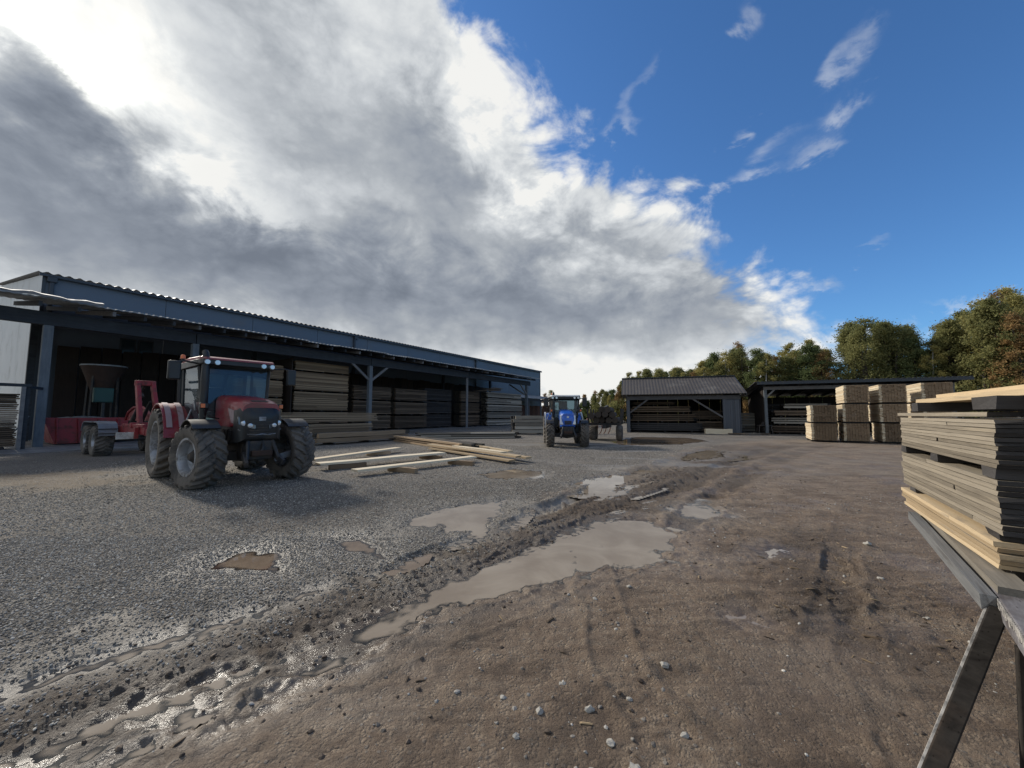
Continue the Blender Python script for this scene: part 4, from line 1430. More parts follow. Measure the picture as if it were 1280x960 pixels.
def near_pack(label, z0, z1, layers, matk, L, W, x0=0.0, y1=0.0, fill=0.89, joints=0.3, jag=0.010, across=6, name='board_pack', group='board packs on the rack'):
    loc = O_ + RX * (x0 + L / 2) + RY * (y1 - W / 2) + Vector((0, 0, z0))
    t = thing(name, label, 'board pack', loc, RK, group)
    pitch = (z1 - z0) / layers
    fd = W / across
    for i in range(layers):
        z = pitch * (i + 0.5)
        for q in range(across):
            y = W / 2 - fd * (q + 0.5) + random.uniform(-0.006, 0.006)
            segs = [(-L / 2, L / 2)]
            if q == 0 and random.random() < joints:
                k = random.uniform(-0.32, 0.32) * L
                segs = [(-L / 2, k - 0.003), (k + 0.003, L / 2)]
            for a, b in segs:
                a += random.uniform(-jag, jag) * (a == -L / 2)
                b += random.uniform(-jag, jag) * (b == L / 2)
                plank(t, matk, ((a + b) / 2, y, z), (b - a, fd * 0.97, pitch * fill * random.uniform(0.95, 1.04)), (0, 0, random.uniform(-.002, .002)))
    return t


LN = 1.94
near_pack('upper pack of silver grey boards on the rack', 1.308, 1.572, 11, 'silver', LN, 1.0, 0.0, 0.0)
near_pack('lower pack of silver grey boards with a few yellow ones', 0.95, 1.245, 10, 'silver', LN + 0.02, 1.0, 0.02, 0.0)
near_pack('pack of fresh yellow boards low on the rack', 0.765, 0.915, 5, 'fresh', 1.92, 1.0, 0.03, 0.02, joints=0.2, jag=0.06)
for k, (x, lb, z, h) in enumerate(((0.12, 'dark block between the two silver packs at their near end', 1.28, 0.064), (1.05, 'dark block between the two silver packs at their middle', 1.28, 0.064), (1.9, 'dark block between the two silver packs at their far end', 1.28, 0.064),
                                   (0.14, 'thick dark block lying on the fresh yellow boards, near end', 0.935, 0.036), (1.7, 'thick dark block lying on the fresh yellow boards, far end', 0.935, 0.036),
                                   (0.10, 'big dark block under the top yellow planks at the near end', 1.663, 0.072), (1.45, 'dark block under the top yellow planks at the far end', 1.663, 0.072))):
    o = plank(None, 'black', O_ + RX * x + RY * -0.48 + Vector((0, 0, z)), (0.95, 0.16 if k != 5 else 0.3, h), (0, 0, RK + R(90)), 'spacer_block')
    tag(o, lb, 'spacer', 'spacer blocks in the rack stack')
for (lb, x0, x1, y, z, w, th, mk) in (('single grey board lying on the upper silver pack', 0.06, 1.9, -0.07, 1.600, 0.14, 0.026, 'silver'),
                                      ('lower yellow plank on top of the whole rack stack', -0.35, 1.75, -0.20, 1.716, 0.2, 0.034, 'fresh'),
                                      ('upper yellow plank on top of the whole rack stack', -0.4, 1.72, -0.32, 1.755, 0.2, 0.034, 'fresh'),
                                      ('yellow plank behind the others on top of the stack', -0.4, 1.6, -0.55, 1.735, 0.2, 0.034, 'fresh')):
    a, b = O_ + RX * x0 + RY * y, O_ + RX * x1 + RY * (y + 0.02)
    loose(lb, (a.x, a.y), (b.x, b.y), z, w, th, mk, 'plank', 'top_plank', 'planks on top of the rack stack')
for (lb, a, b, z, w, th, mk) in (('outer rain grey beam under the yellow boards', (2.31, 1.94), (3.62, 3.56), 0.69, 0.055, 0.07, 'beamgrey'),
                                 ('inner grey beam under the yellow boards', (2.44, 1.93), (3.74, 3.53), 0.712, 0.12, 0.085, 'grey'),
                                 ('dark beam under the middle of the yellow boards', (3.05, 1.75), (4.25, 3.3), 0.69, 0.12, 0.12, 'black')):
    loose(lb, a, b, z, w, th, mk, 'beam', 'carrying_beam', 'beams carrying the boards on the rack')


def trestle():
    base, th = Vector((2.33, 1.92, 0)), R(46.9)
    t = thing('trestle', 'weathered timber trestle with white frayed edge at the near end of the rack', 'trestle', base, th)
    rm = Matrix.Rotation(-th, 3, 'Z')

    def W(x, y, z): return rm @ (Vector((x, y, z)) - base)
    m_tr = wood('trestle_top', (0.10, 0.095, 0.10), (0.26, 0.25, 0.26), grain=(5, 40, 26), rand=0.1, rough=0.92, knots=True, blotch=(0.07, 0.055, 0.05), spec=0.1)
    m_leg = wood('trestle_leg', (0.014, 0.012, 0.011), (0.070, 0.063, 0.056), grain=(30, 7, 9), rand=0.1, rough=0.92, knots=True, blotch=(0.065, 0.05, 0.04), spec=0.05)
    m_fray = paint('frayed_white_edge', (0.50, 0.47, 0.43), 0.8, 0, 0.3, 20, (0.4, 1, 1), dirt=(0.12, 0.115, 0.11), dirt_at=0.5, dirt_scale=26)
    far, near = W(2.667, 2.276, 0.67), W(1.75, 1.30, 0.67)
    yl = far.y
    MB().box(((far.x + near.x) / 2, yl - 0.062, 0.67), (far.x - near.x, 0.124, 0.10)).build('top_beam', m_tr, t, bevel=0.006)
    # frayed paint along the upper left edge: a run of small splinters
    mb = MB()
    x = far.x - 0.42
    while x > near.x:
        mb.bar((x, yl + 0.003, 0.716), (x - 0.012 + random.uniform(-.008, .008), yl + 0.004, 0.716 - random.uniform(0.022, 0.055)), 0.011, 0.004, (0, 1, 0))
        x -= 0.019
    kind(mb.build('frayed_edge', m_fray, t, smooth=False), 'stuff')
    # splayed leg toward the yard
    a, b = W(2.345, 1.935, 0.66), W(1.735, 1.765, -0.03)
    vw = rm @ Vector((0.70, 0.64, -0.32))
    u = (b - a).normalized().cross(vw).normalized()
    if u.z < 0: u = -u
    MB().bar(a, b, 0.055, 0.066, u).build('leg', m_leg, t, bevel=0.006)
    e = u * 0.037
    MB().bar(a + e, b + e, 0.042, 0.008, u).build('pale_leg_edge', m_fray, t, smooth=False)
    MB().bar(W(2.16, 1.69, 0.62), W(2.15, 1.71, -0.03), 0.07, 0.05, (1, 0, 0)).build('leg', m_leg, t, bevel=0.006)
    for p, q in (((3.75, 2.95, 0.60), (3.80, 2.90, -0.02)), ((3.9, 2.55, 0.60), (3.98, 2.5, -0.02)), ((3.0, 1.55, 0.60), (3.08, 1.5, -0.02))):
        MB().bar(W(*p), W(*q), 0.09, 0.09, (1, 0, 0)).build('leg', m_leg, t, bevel=0.006)
    for p, q in (((2.62, 2.12, 0.585), (3.3, 1.45, 0.585)), ((3.60, 3.25, 0.60), (4.1, 2.6, 0.60))):
        MB().bar(W(*p), W(*q), 0.08, 0.05).build('cross_rail', m_leg, t)
    return t


trestle()


# ------------------------------------------------------------------ machines
MUD = (0.10, 0.078, 0.060)
m_red = paint('red_paint', (0.22, 0.010, 0.020), 0.33, 0.0, 0.12, 2.0, dirt=(0.11, 0.06, 0.05), dirt_at=0.57, dirt_scale=2.2, coat=0.25)
m_redold = paint('worn_red_paint', (0.26, 0.020, 0.026), 0.5, 0.0, 0.25, 3.0, dirt=(0.09, 0.045, 0.035), dirt_at=0.55, dirt_scale=3.0)
m_blue = paint('blue_paint', (0.020, 0.115, 0.52), 0.32, 0.0, 0.15, 2.0, dirt=(0.07, 0.08, 0.11), dirt_at=0.62, dirt_scale=2.5, coat=0.4)
m_blackpl = paint('black_plastic', (0.016, 0.017, 0.018), 0.42, 0.0, 0.3, 3.0, dirt=(0.055, 0.046, 0.038), dirt_at=0.60)
m_steel = paint('dirty_machine_steel', (0.030, 0.030, 0.032), 0.6, 0.2, 0.4, 5.0, dirt=MUD, dirt_at=0.54, dirt_scale=4)
m_silver = paint('silver_rim', (0.36, 0.38, 0.41), 0.4, 0.55, 0.2, 4.0, dirt=(0.17, 0.15, 0.13), dirt_at=0.50, dirt_scale=4)
m_stripe = paint('silver_stripe', (0.33, 0.25, 0.265), 0.4, 0.2, 0.12, 4.0, dirt=(0.2, 0.13, 0.12), dirt_at=0.62)
m_whiterim = paint('white_rim', (0.55, 0.54, 0.50), 0.5, 0.0, 0.15, 4.0, dirt=(0.22, 0.18, 0.14), dirt_at=0.52, dirt_scale=3)
m_rubber = paint('muddy_rubber', (0.034, 0.032, 0.031), 0.85, 0.0, 0.35, 6.0, dirt=(0.150, 0.130, 0.110), dirt_at=0.42, dirt_scale=2.4, bmp=0.3)
m_greyplate = paint('grey_mudguard', (0.16, 0.175, 0.20), 0.55, 0.1, 0.2, 2.0, dirt=(0.12, 0.10, 0.085), dirt_at=0.55, dirt_scale=2)
m_glass = glass_mat('cab_glass')
m_lamp = paint('lamp_glass', (0.62, 0.64, 0.66), 0.12, 0.3, 0.2, 9.0)
m_headlamp = paint('headlamp_glass', (0.10, 0.11, 0.12), 0.08, 0.4, 0.2, 9.0)
m_amber = paint('amber_lens', (0.75, 0.17, 0.04), 0.2, 0.0, 0.1, 4.0)
m_mirror = paint('mirror_glass', (0.5, 0.5, 0.5), 0.05, 1.0, 0.05, 4.0)
m_roofpale = paint('pale_cab_roof', (0.55, 0.57, 0.58), 0.35, 0.0, 0.1, 2.0, dirt=(0.3, 0.29, 0.27), dirt_at=0.6)


def tyre_mesh(name, Rr, w, rim, nl, depth=0.05, per=14, mat=None):
    """A tractor tyre as one skin: rounded side walls and chevron lugs raised from the tread."""
    prof = [(rim - 0.01, -0.36 * w), (rim + 0.02, -0.42 * w), (rim + (Rr - rim) * 0.35, -0.50 * w), (rim + (Rr - rim) * 0.68, -0.505 * w), (Rr - 0.095, -0.49 * w)]
    nt_ = 23
    tread = [((-0.47 + 0.94 * i / (nt_ - 1)) * w) for i in range(nt_)]
    prof2 = prof + [(Rr - 0.045 * abs(2 * y / w) ** 2.2, y) for y in tread] + [(r, -y) for r, y in prof[::-1]]
    m = len(prof2)
    n = nl * per
    V, F = [], []
    for k in range(n):
        th = 2 * math.pi * k / n
        ph = k / per
        for j, (r, y) in enumerate(prof2):
            rr = r
            if 3 <= j < m - 3:
                v = 2 * y / w
                f = (ph + abs(v) * 0.95 + (0.5 if v > 0 else 0.0)) % 1.0
                lug = 1.0 if f < 0.40 else 0.0
                if j in (3, m - 4): rr = r - (0.0 if lug else depth * 0.25)
                elif j in (4, m - 5): rr = r + (0.04 if lug else -depth * 0.4)
                else: rr = r - (0.0 if lug else depth)
            V.append((rr * math.cos(th), y, rr * math.sin(th)))
    for k in range(n):
        k2 = (k + 1) % n
        for j in range(m - 1):
            F.append((k * m + j, k2 * m + j, k2 * m + j + 1, k * m + j + 1))
    mb = MB().add(V, F)
    return mb.mesh(name, mat or m_rubber, True, 0.5)


def wheel(parent, x, y, Rr, w, rim, tyre, rim_mat, steer=0.0, hub_out=0.12, z=None, dish=0.10):
    """Part wheel with tyre, rim and hub; the dished face looks outward."""
    s = 1 if y > 0 else -1
    e = bpy.data.objects.new('wheel', None)
    COL.objects.link(e)
    e.parent = parent
    e.location = (x, y, (Rr if z is None else z) - 0.02)
    e.rotation_euler = (0, random.uniform(0, 6.28), steer)
    t = link('tyre', tyre, e, (0, 0, 0), (0, 0, 0) if s < 0 else (0, 0, math.pi))
    o = s * w
    MB().lathe([(rim - 0.02, -0.38 * o), (rim + 0.012, 0.40 * o), (rim + 0.012, 0.425 * o), (rim - 0.035, 0.425 * o), (rim - 0.06, 0.34 * o), (rim - 0.075, (0.34 - dish / w) * o),
                (rim * 0.80, (0.30 - dish / w) * o), (rim * 0.52, (0.22 - dish / w) * o), (rim * 0.40, (0.20 - dish / w) * o), (0.01, (0.20 - dish / w) * o)], 40).build('rim', rim_mat, e)
    hb = MB().lathe([(rim * 0.36, 0.0), (rim * 0.36, (0.21 - dish / w) * o), (rim * 0.30, (0.21 - dish / w) * o + s * hub_out * 0.6), (rim * 0.17, (0.21 - dish / w) * o + s * hub_out), (0.005, (0.21 - dish / w) * o + s * hub_out)], 18)
    for k in range(8):
        a = k * math.pi / 4
        hb.lathe([(0.018, (0.19 - dish / w) * o), (0.018, (0.21 - dish / w) * o + s * 0.03), (0.003, (0.21 - dish / w) * o + s * 0.032)], 6, (rim * 0.46 * math.cos(a), 0, rim * 0.46 * math.sin(a)))
    hb.build('hub', m_steel, e)
    return e


def rsec(x, hw, zb, zt, rnd=0.12, n=4):
    """Section across the machine: flat sides, rounded shoulders."""
    pts = [(x, -hw, zb), (x, hw, zb)]
    for i in range(n + 1):
        a = math.pi / 2 * i / n
        pts.append((x, hw - rnd + rnd * math.cos(a), zt - rnd + rnd * math.sin(a)))
    for i in range(n + 1):
        a = math.pi / 2 + math.pi / 2 * i / n
        pts.append((x, -hw + rnd + rnd * math.cos(a), zt - rnd + rnd * math.sin(a)))
    return pts


def arc(cx, cz, r, a0, a1, n=12):
    return [(cx + r * math.cos(R(a0 + (a1 - a0) * i / n)), cz + r * math.sin(R(a0 + (a1 - a0) * i / n))) for i in range(n + 1)]


def tractor(name, label, loc, rotz, body, roof_mat, rim_mat, S, stripe=None):
    t = thing(name, label, 'tractor', loc, rotz)
    fx, rx = S['fx'], S['rx']
    fR, rR, fw, rw = S['fR'], S['rR'], S['fw'], S['rw']
    ft = tyre_mesh('front_tyre', fR, fw, S['frim'], 19)
    rt = tyre_mesh('rear_tyre', rR, rw, S['rrim'], 21, 0.055)
    for s in (-1, 1):
        wheel(t, fx, s * S['track'], fR, fw, S['frim'], ft, rim_mat, S['steer'], 0.16)
        wheel(t, rx, s * (S['track'] + 0.02), rR, rw, S['rrim'], rt, rim_mat, 0, 0.10, dish=0.17)
    hx0, hx1 = S['hood']
    hw, zt0, zt1 = S['hw'], S['hz0'], S['hz1']
    ln = hx1 - hx0
    # bonnet: falls and narrows to the nose
    MB().loft([rsec(hx0, hw, 1.36, zt0, 0.16), rsec(hx0 + ln * 0.35, hw + 0.005, 1.33, zt0 - (zt0 - zt1) * 0.25, 0.17), rsec(hx0 + ln * 0.7, hw + 0.01, 1.32, zt0 - (zt0 - zt1) * 0.6, 0.18),
               rsec(hx0 + ln * 0.93, hw, 1.36, zt1, 0.18), rsec(hx1 + 0.10, hw - 0.06, 1.42, zt1 - 0.06, 0.16)]).build('bonnet', body, t, angle=0.5)
    MB().loft([rsec(hx0, hw - 0.03, 0.86, 1.37, 0.02), rsec(hx0 + ln * 0.5, hw - 0.03, 0.92, 1.34, 0.02), rsec(hx0 + ln * 0.9, hw - 0.02, 0.98, 1.37, 0.02)]).build('engine_side', m_blackpl, t)
    for s in (-1, 1):
        for k in range(4):
            MB().box((hx0 + ln * (0.22 + 0.15 * k), s * (hw - 0.012), 1.14), (0.14, 0.02, 0.22), (0, 0.25, 0)).build('side_vent', m_steel, t, smooth=False)
    # nose with its grille
    nz = S['nose_mat']
    MB().loft([rsec(hx1 - 0.20, hw + 0.018, 0.98, zt1 - 0.16, 0.10), rsec(hx1 + 0.0, hw + 0.008, 0.98, zt1 - 0.13, 0.14), rsec(hx1 + 0.12, hw - 0.05, 1.02, zt1 - 0.17, 0.16), rsec(hx1 + 0.17, hw - 0.13, 1.08, zt1 - 0.28, 0.12)]).build('nose', nz, t, angle=0.7)
    gz = (1.10 + zt1 - 0.30) / 2
    for k in range(7):
        MB().box((hx1 + 0.165, 0, 1.12 + k * (zt1 - 0.42 - 1.12) / 6), (0.03, 2 * hw - 0.36, 0.022)).build('grille_bar', m_steel, t, smooth=False)
    if stripe == 'red':
        for s in (-1, 1):
            q0 = [(hx1 + 0.13, s * 0.13, 1.27), (hx1 + 0.198, s * 0.13, 1.27), (hx1 + 0.198, s * 0.13, 1.36), (hx1 + 0.13, s * 0.13, 1.36)]
            q1 = [(hx1 + 0.06, s * 0.30, 1.30), (hx1 + 0.162, s * 0.30, 1.30), (hx1 + 0.150, s * 0.30, 1.45), (hx1 + 0.06, s * 0.30, 1.45)]
            q2 = [(hx1 - 0.12, s * (hw + 0.014), 1.38), (hx1 + 0.06, s * (hw + 0.004), 1.38), (hx1 + 0.04, s * (hw + 0.004), 1.56), (hx1 - 0.12, s * (hw + 0.014), 1.56)]
            hl = MB().loft([q0, q1, q2]).build('headlight', m_headlamp, t, bevel=0.01)
            for q, r_ in ((0.24, 0.045), (0.34, 0.055)):
                MB().lathe([(0.0, 0.02), (r_, 0.012), (r_ + 0.008, -0.02)], 12, (hx1 + (0.183 if q < 0.3 else 0.135), s * q, 1.355 + (q - 0.24) * 0.5), 'x').build('lamp_lens', m_lamp, hl)
            MB().tube([(hx1 + 0.05, s * (hw - 0.00), 1.27), (hx1 + 0.17, s * (hw - 0.16), 1.16), (hx1 + 0.185, s * 0.12, 1.145), (hx1 + 0.185, 0, 1.16)], 0.012, 6).build('silver_trim', m_silver, t)
            MB().prism([(hx1 - 0.62, zt1 - 0.16), (hx1 - 0.22, zt1 - 0.22), (hx1 - 0.20, 1.40), (hx1 - 0.36, 1.42)], s * (hw + 0.008), s * (hw + 0.018)).build('bonnet_decal', m_stripe if s > 0 else m_stripe, t, smooth=False)
        MB().box((hx1 - 0.1, 0, zt1 - 0.005), (0.16, 0.34, 0.012), (0, 0.2, 0)).build('bonnet_vent', m_blackpl, t)
        MB().box((hx1 + 0.176, 0, 1.50), (0.015, 0.14, 0.09)).build('badge', m_silver, t, bevel=0.01)
    else:
        for s in (-1, 1):
            MB().prism([(hx1 - 0.12, zt1 - 0.1), (hx1 + 0.06, zt1 - 0.16), (hx1 + 0.17, 1.12), (hx1 + 0.10, 1.08)], s * (hw - 0.13), s * (hw + 0.022)).build('headlight', m_lamp, t, bevel=0.015)
        MB().box((hx1 + 0.15, 0, zt1 - 0.24), (0.03, 0.11, 0.11)).build('badge', m_roofpale, t, bevel=0.02)
    # running gear
    MB().box(((rx + fx) / 2 + 0.1, 0, 0.80), (fx - rx + 0.6, 0.50, 0.46)).box((rx + 0.1, 0, 0.95), (0.9, 0.62, 0.62)).build('chassis', m_steel, t, bevel=0.03) if False else None
    MB().box(((rx + fx) / 2 + 0.1, 0, 0.80), (fx - rx + 0.6, 0.50, 0.46)).build('chassis', m_steel, t, bevel=0.03)
    MB().box((rx, 0, rR), (0.62, 0.80, 0.58)).build('rear_axle', m_steel, t, bevel=0.05)
    MB().loft([[(fx + dx, y, fR - 0.06 + dz) for dx, dz in ((-0.13, -hh), (0.13, -hh), (0.13, hh), (-0.13, hh))] for y, hh in ((-S['track'] + 0.15, 0.08), (-0.35, 0.10), (0, 0.15), (0.35, 0.10), (S['track'] - 0.15, 0.08))]).build('front_axle', m_steel, t, bevel=0.02)
    for s in (-1, 1):
        MB().tube([(fx - 0.22, s * 0.1, fR + 0.02), (fx - 0.26, s * (S['track'] - 0.22), fR - 0.02)], 0.035, 8).build('steering_rod', m_silver, t)
    MB().box((hx1 - 0.02, 0, 0.80), (0.34, 0.52, 0.42)).build('front_weight_block', m_steel, t, bevel=0.03)
    for s in (-1, 1):
        MB().bar((hx1 + 0.05, s * 0.30, 0.72), (hx1 + 0.46, s * 0.36, 0.52), 0.07, 0.13).build('linkage_arm', m_steel, t, bevel=0.01)
        MB().tube([(hx1 + 0.1, s * 0.24, 1.0), (hx1 + 0.32, s * 0.31, 0.62)], [0.045, 0.03], 8).build('linkage_ram', m_blackpl, t)
    MB().tube([(hx1 + 0.10, 0.05, 1.02), (hx1 + 0.22, 0.02, 0.86), (hx1 + 0.24, -0.05, 0.70)], 0.028, 8).build('hose', m_blackpl, t)
    MB().box((hx1 + 0.22, 0.0, 0.74), (0.1, 0.4, 0.12)).build('hitch_plate', m_rust, t, bevel=0.01)
    if stripe == 'red':
        MB().bar((hx1 - 0.18, 0.40, 0.55), (hx1 - 0.36, 1.02, 0.70), 0.05, 0.14).build('link_bar', m_greyplate, t, bevel=0.01)
    # cab
    cx0, cx1, chw, ch = S['cab'][0], S['cab'][1], S['chw'], S['cabtop']
    cb = 1.30
    MB().loft([rsec(cx0, chw - 0.05, 0.95, 1.62, 0.05), rsec(cx1 - 0.25, chw - 0.05, 0.92, 1.42, 0.05), rsec(cx1 + 0.02, chw - 0.12, 1.0, 1.45, 0.05)]).build('cab_floor', m_blackpl, t)
    for s in (-1, 1):
        A0, A1 = (cx1 + 0.02, s * (chw - 0.10), 1.42), (cx1 - 0.10, s * chw, ch - 0.22)
        B0, B1 = (cx0 + 0.55, s * chw, 1.5), (cx0 + 0.50, s * (chw + 0.02), ch - 0.22)
        C0_, C1 = (cx0 + 0.0, s * (chw - 0.02), 1.55), (cx0 + 0.04, s * chw, ch - 0.22)
        for a, b, w in ((A0, A1, 0.075), (B0, B1, 0.06), (C0_, C1, 0.085)):
            MB().bar(a, b, w, w).build('pillar', m_blackpl, t, bevel=0.015)
        gy = s * 0.012
        dr = MB().add([(A0[0] - 0.05, A0[1], A0[2]), (A1[0] - 0.05, A1[1], A1[2]), (B1[0], B1[1], B1[2]), (B0[0], B0[1], B0[2])], [(0, 1, 2, 3)]).build('door_window', m_glass, t, smooth=False)
        MB().bar((cx1 - 0.12, s * (chw + 0.03), 1.7), (cx1 - 0.16, s * (chw + 0.04), 1.95), 0.03, 0.04).build('handle', m_silver, dr)
        MB().add([B0, B1, C1, C0_], [(0, 1, 2, 3)]).build('side_window', m_glass, t, smooth=False)
    MB().add([(cx1 + 0.03, -chw + 0.10, 1.46), (cx1 + 0.03, chw - 0.10, 1.46), (cx1 - 0.09, chw, ch - 0.22), (cx1 - 0.09, -chw, ch - 0.22)], [(0, 1, 2, 3)]).build('windscreen', m_glass, t, smooth=False)
    MB().add([(cx0, -chw + 0.06, 1.6), (cx0, chw - 0.06, 1.6), (cx0 + 0.04, chw - 0.04, ch - 0.22), (cx0 + 0.04, -chw + 0.04, ch - 0.22)], [(0, 1, 2, 3)]).build('rear_window', m_glass, t, smooth=False)
    MB().tube([(cx1 + 0.05, 0.12, 1.52), (cx1 - 0.02, -0.35, 2.0)], 0.012, 6).build('wiper', m_blackpl, t)
    # roof: dark underside with lamps, painted cap above
    MB().loft([rsec(cx0 - 0.22, chw - 0.02, ch - 0.22, ch - 0.10, 0.03), rsec(cx0 + 0.1, chw + 0.09, ch - 0.24, ch - 0.08, 0.03), rsec(cx1 - 0.1, chw + 0.09, ch - 0.24, ch - 0.08, 0.03), rsec(cx1 + 0.26, chw + 0.02, ch - 0.20, ch - 0.09, 0.03)]).build('roof_liner', m_blackpl, t)
    MB().loft([rsec(cx0 - 0.24, chw - 0.06, ch - 0.10, ch - 0.05, 0.02), rsec(cx0 - 0.1, chw + 0.04, ch - 0.10, ch + 0.0, 0.06), rsec((cx0 + cx1) / 2, chw + 0.08, ch - 0.10, ch + 0.03, 0.08), rsec(cx1 + 0.1, chw + 0.05, ch - 0.10, ch - 0.01, 0.06), rsec(cx1 + 0.29, chw - 0.03, ch - 0.10, ch - 0.06, 0.02)]).build('roof', roof_mat, t)
    for y in (-chw + 0.06, -chw + 0.26, chw - 0.26, chw - 0.06):
        MB().lathe([(0.0, 0.05), (0.055, 0.05), (0.065, 0.0), (0.05, -0.06)], 12, (cx1 + 0.25, y, ch - 0.165), 'x').build('work_light', m_lamp, t)
    bc = MB().lathe([(0.055, 0.0), (0.055, 0.02), (0.05, 0.10), (0.025, 0.125), (0.003, 0.128)], 14, (S['beacon'][0], S['beacon'][1], ch + S['beacon'][2]), 'z').build('beacon', m_amber, t)
    MB().lathe([(0.03, -0.12), (0.03, 0.0), (0.065, 0.0), (0.065, 0.015)], 10, (S['beacon'][0], S['beacon'][1], ch + S['beacon'][2]), 'z').build('beacon_stalk', m_blackpl, bc)
    # inside
    st = MB().box((cx0 + 0.55, 0, 1.62), (0.5, 0.5, 0.14)).build('seat', m_blackpl, t, bevel=0.04)
    MB().box((cx0 + 0.32, 0, 2.0), (0.14, 0.48, 0.7), (0, -0.12, 0)).build('seat_back', m_blackpl, st, bevel=0.05)
    sw = MB().bar((cx1 - 0.05, 0, 1.4), (cx1 - 0.28, 0, 1.86), 0.08, 0.12).build('steering_column', m_blackpl, t)
    MB().lathe([(0.185 + 0.016 * math.cos(a), 0.016 * math.sin(a)) for a in [k * math.pi / 3 for k in range(6)]], 20, (0, 0, 0), 'z', True).build('steering_wheel', m_blackpl, sw, (cx1 - 0.30, 0, 1.88), (0, -0.5, 0))
    # mudguards
    for s in (-1, 1):
        y0, y1 = s * (S['track'] - rw / 2 - 0.06), s * (S['track'] + rw / 2 - 0.02)
        fd = MB().shell(arc(rx, rR, rR + 0.09, 8, 158, 16), y0, y1, 0.035).build('rear_mudguard', body, t)
        MB().prism([(rx, rR)] + arc(rx, rR, rR + 0.10, 18, 150, 12), s * (S['track'] - rw / 2 - 0.10), s * (S['track'] - rw / 2 - 0.065)).build('mudguard_side', m_blackpl if stripe != 'red' else body, t)
        if stripe == 'red':
            for k, (u0, u1) in enumerate(((0.40, 0.57), (0.76, 0.93))):
                MB().shell(arc(rx, rR, rR + 0.127, 22, 78, 10), y0 + (y1 - y0) * u0, y0 + (y1 - y0) * u1, 0.006).build('mudguard_stripe', m_stripe, fd)
        else:
            MB().shell(arc(rx, rR, rR + 0.127, 5, 120, 12), y1 - s * 0.08, y1, 0.012).build('mudguard_edge', m_roofpale, fd)
        MB().shell(arc(fx, fR, fR + 0.07, 50, 150, 12), s * (S['track'] - fw / 2 + 0.02), s * (S['track'] + fw / 2 - 0.03), 0.022).build('front_mudguard', m_blackpl, t)
        MB().tube([(fx - 0.1, s * 0.45, fR + 0.2), (fx - 0.22, s * (S['track'] - fw / 2 + 0.06), fR + fR * 0.9)], 0.025, 6).build('mudguard_stay', m_blackpl, t)
        # steps and tank
        MB().box(((rx + fx) / 2 - 0.25, s * 0.66, 0.86), (0.86, 0.42, 0.50)).build('tank', m_blackpl, t, bevel=0.06)
        for k in range(3):
            MB().box(((rx + fx) / 2 - 0.16, s * (0.98 - 0.03 * k), 0.48 + 0.27 * k), (0.38, 0.20, 0.035)).build('step', m_steel, t)
        for dx in (-0.2, 0.2):
            MB().bar(((rx + fx) / 2 - 0.16 + dx, s * 0.99, 0.46), ((rx + fx) / 2 - 0.16 + dx, s * 0.90, 1.08), 0.03, 0.10).build('step_side', m_blackpl, t)
        MB().tube([((rx + fx) / 2 + 0.20, s * 1.0, 0.92), ((rx + fx) / 2 + 0.02, s * 0.92, 1.35), ((rx + fx) / 2 - 0.02, s * 0.80, 1.72)], 0.02, 8).build('handrail', m_silver, t)
        # mirrors on their arms
        MB().tube([(cx1 - 0.05, s * (chw + 0.02), ch - 0.2), (cx1 + 0.1, s * (chw + 0.32), ch - 0.17), (cx1 + 0.08, s * S['mir'], ch - 0.2)], 0.022, 6).build('mirror_arm', m_blackpl, t)
        mi = MB().box((cx1 + 0.08, s * S['mir'], ch - 0.40), (0.10, 0.24, 0.44)).build('mirror', m_blackpl, t, bevel=0.03)
        MB().box((cx1 + 0.025, s * S['mir'], ch - 0.40), (0.012, 0.19, 0.38)).build('mirror_glass', m_mirror, mi)
        # front marker lamps on stalks
        MB().tube([(fx - 0.55, s * (hw + 0.02), 1.5), (fx - 0.42, s * (hw + 0.34), 1.55), (fx - 0.4, s * (hw + 0.36), 1.72)], 0.014, 6).build('lamp_stalk', m_blackpl, t)
        lp = MB().box((fx - 0.4, s * (hw + 0.36), 1.80), (0.08, 0.17, 0.13)).build('marker_lamp', m_blackpl, t, bevel=0.015)
        MB().box((fx - 0.352, s * (hw + 0.39), 1.80), (0.02, 0.08, 0.09)).build('lens', m_amber, lp)
    ex, ey = S['exh']
    MB().tube([(ex, ey, 1.45), (ex, ey, 1.75), (ex, ey, 2.55), (ex, ey, ch - 0.1), (ex - 0.03, ey, ch + 0.03), (ex - 0.10, ey, ch + 0.10)], [0.06, 0.085, 0.085, 0.075, 0.07, 0.065], 14).build('exhaust', m_blackpl, t)
    # rear hitch
    MB().box((rx - 0.62, 0, 0.72), (0.5, 0.16, 0.12)).build('tow_hitch', m_steel, t)
    return t


RED = dict(fx=1.35, rx=-1.35, fR=0.71, rR=0.90, fw=0.54, rw=0.62, frim=0.40, rrim=0.55, track=0.93, steer=R(11), hood=(0.42, 2.0), hw=0.43, hz0=2.08, hz1=1.91, nose_mat=m_blackpl,
           cab=(-1.55, 0.36), chw=0.76, cabtop=3.02, mir=1.26, exh=(0.52, -0.70), beacon=(-1.15, -0.80, 0.04))
tractor('red_tractor', 'red tractor with black nose and muddy wheels parked before the shed', (-7.34, 10.06, 0), R(-38), m_red, m_red, m_silver, RED, 'red')
BLUE = dict(fx=1.22, rx=-1.22, fR=0.63, rR=0.80, fw=0.40, rw=0.44, frim=0.36, rrim=0.48, track=0.84, steer=R(0), hood=(0.40, 1.72), hw=0.35, hz0=1.86, hz1=1.70, nose_mat=m_blue,
            cab=(-1.35, 0.40), chw=0.72, cabtop=2.62, mir=1.0, exh=(0.5, -0.62), beacon=(-0.9, -0.6, 0.05))
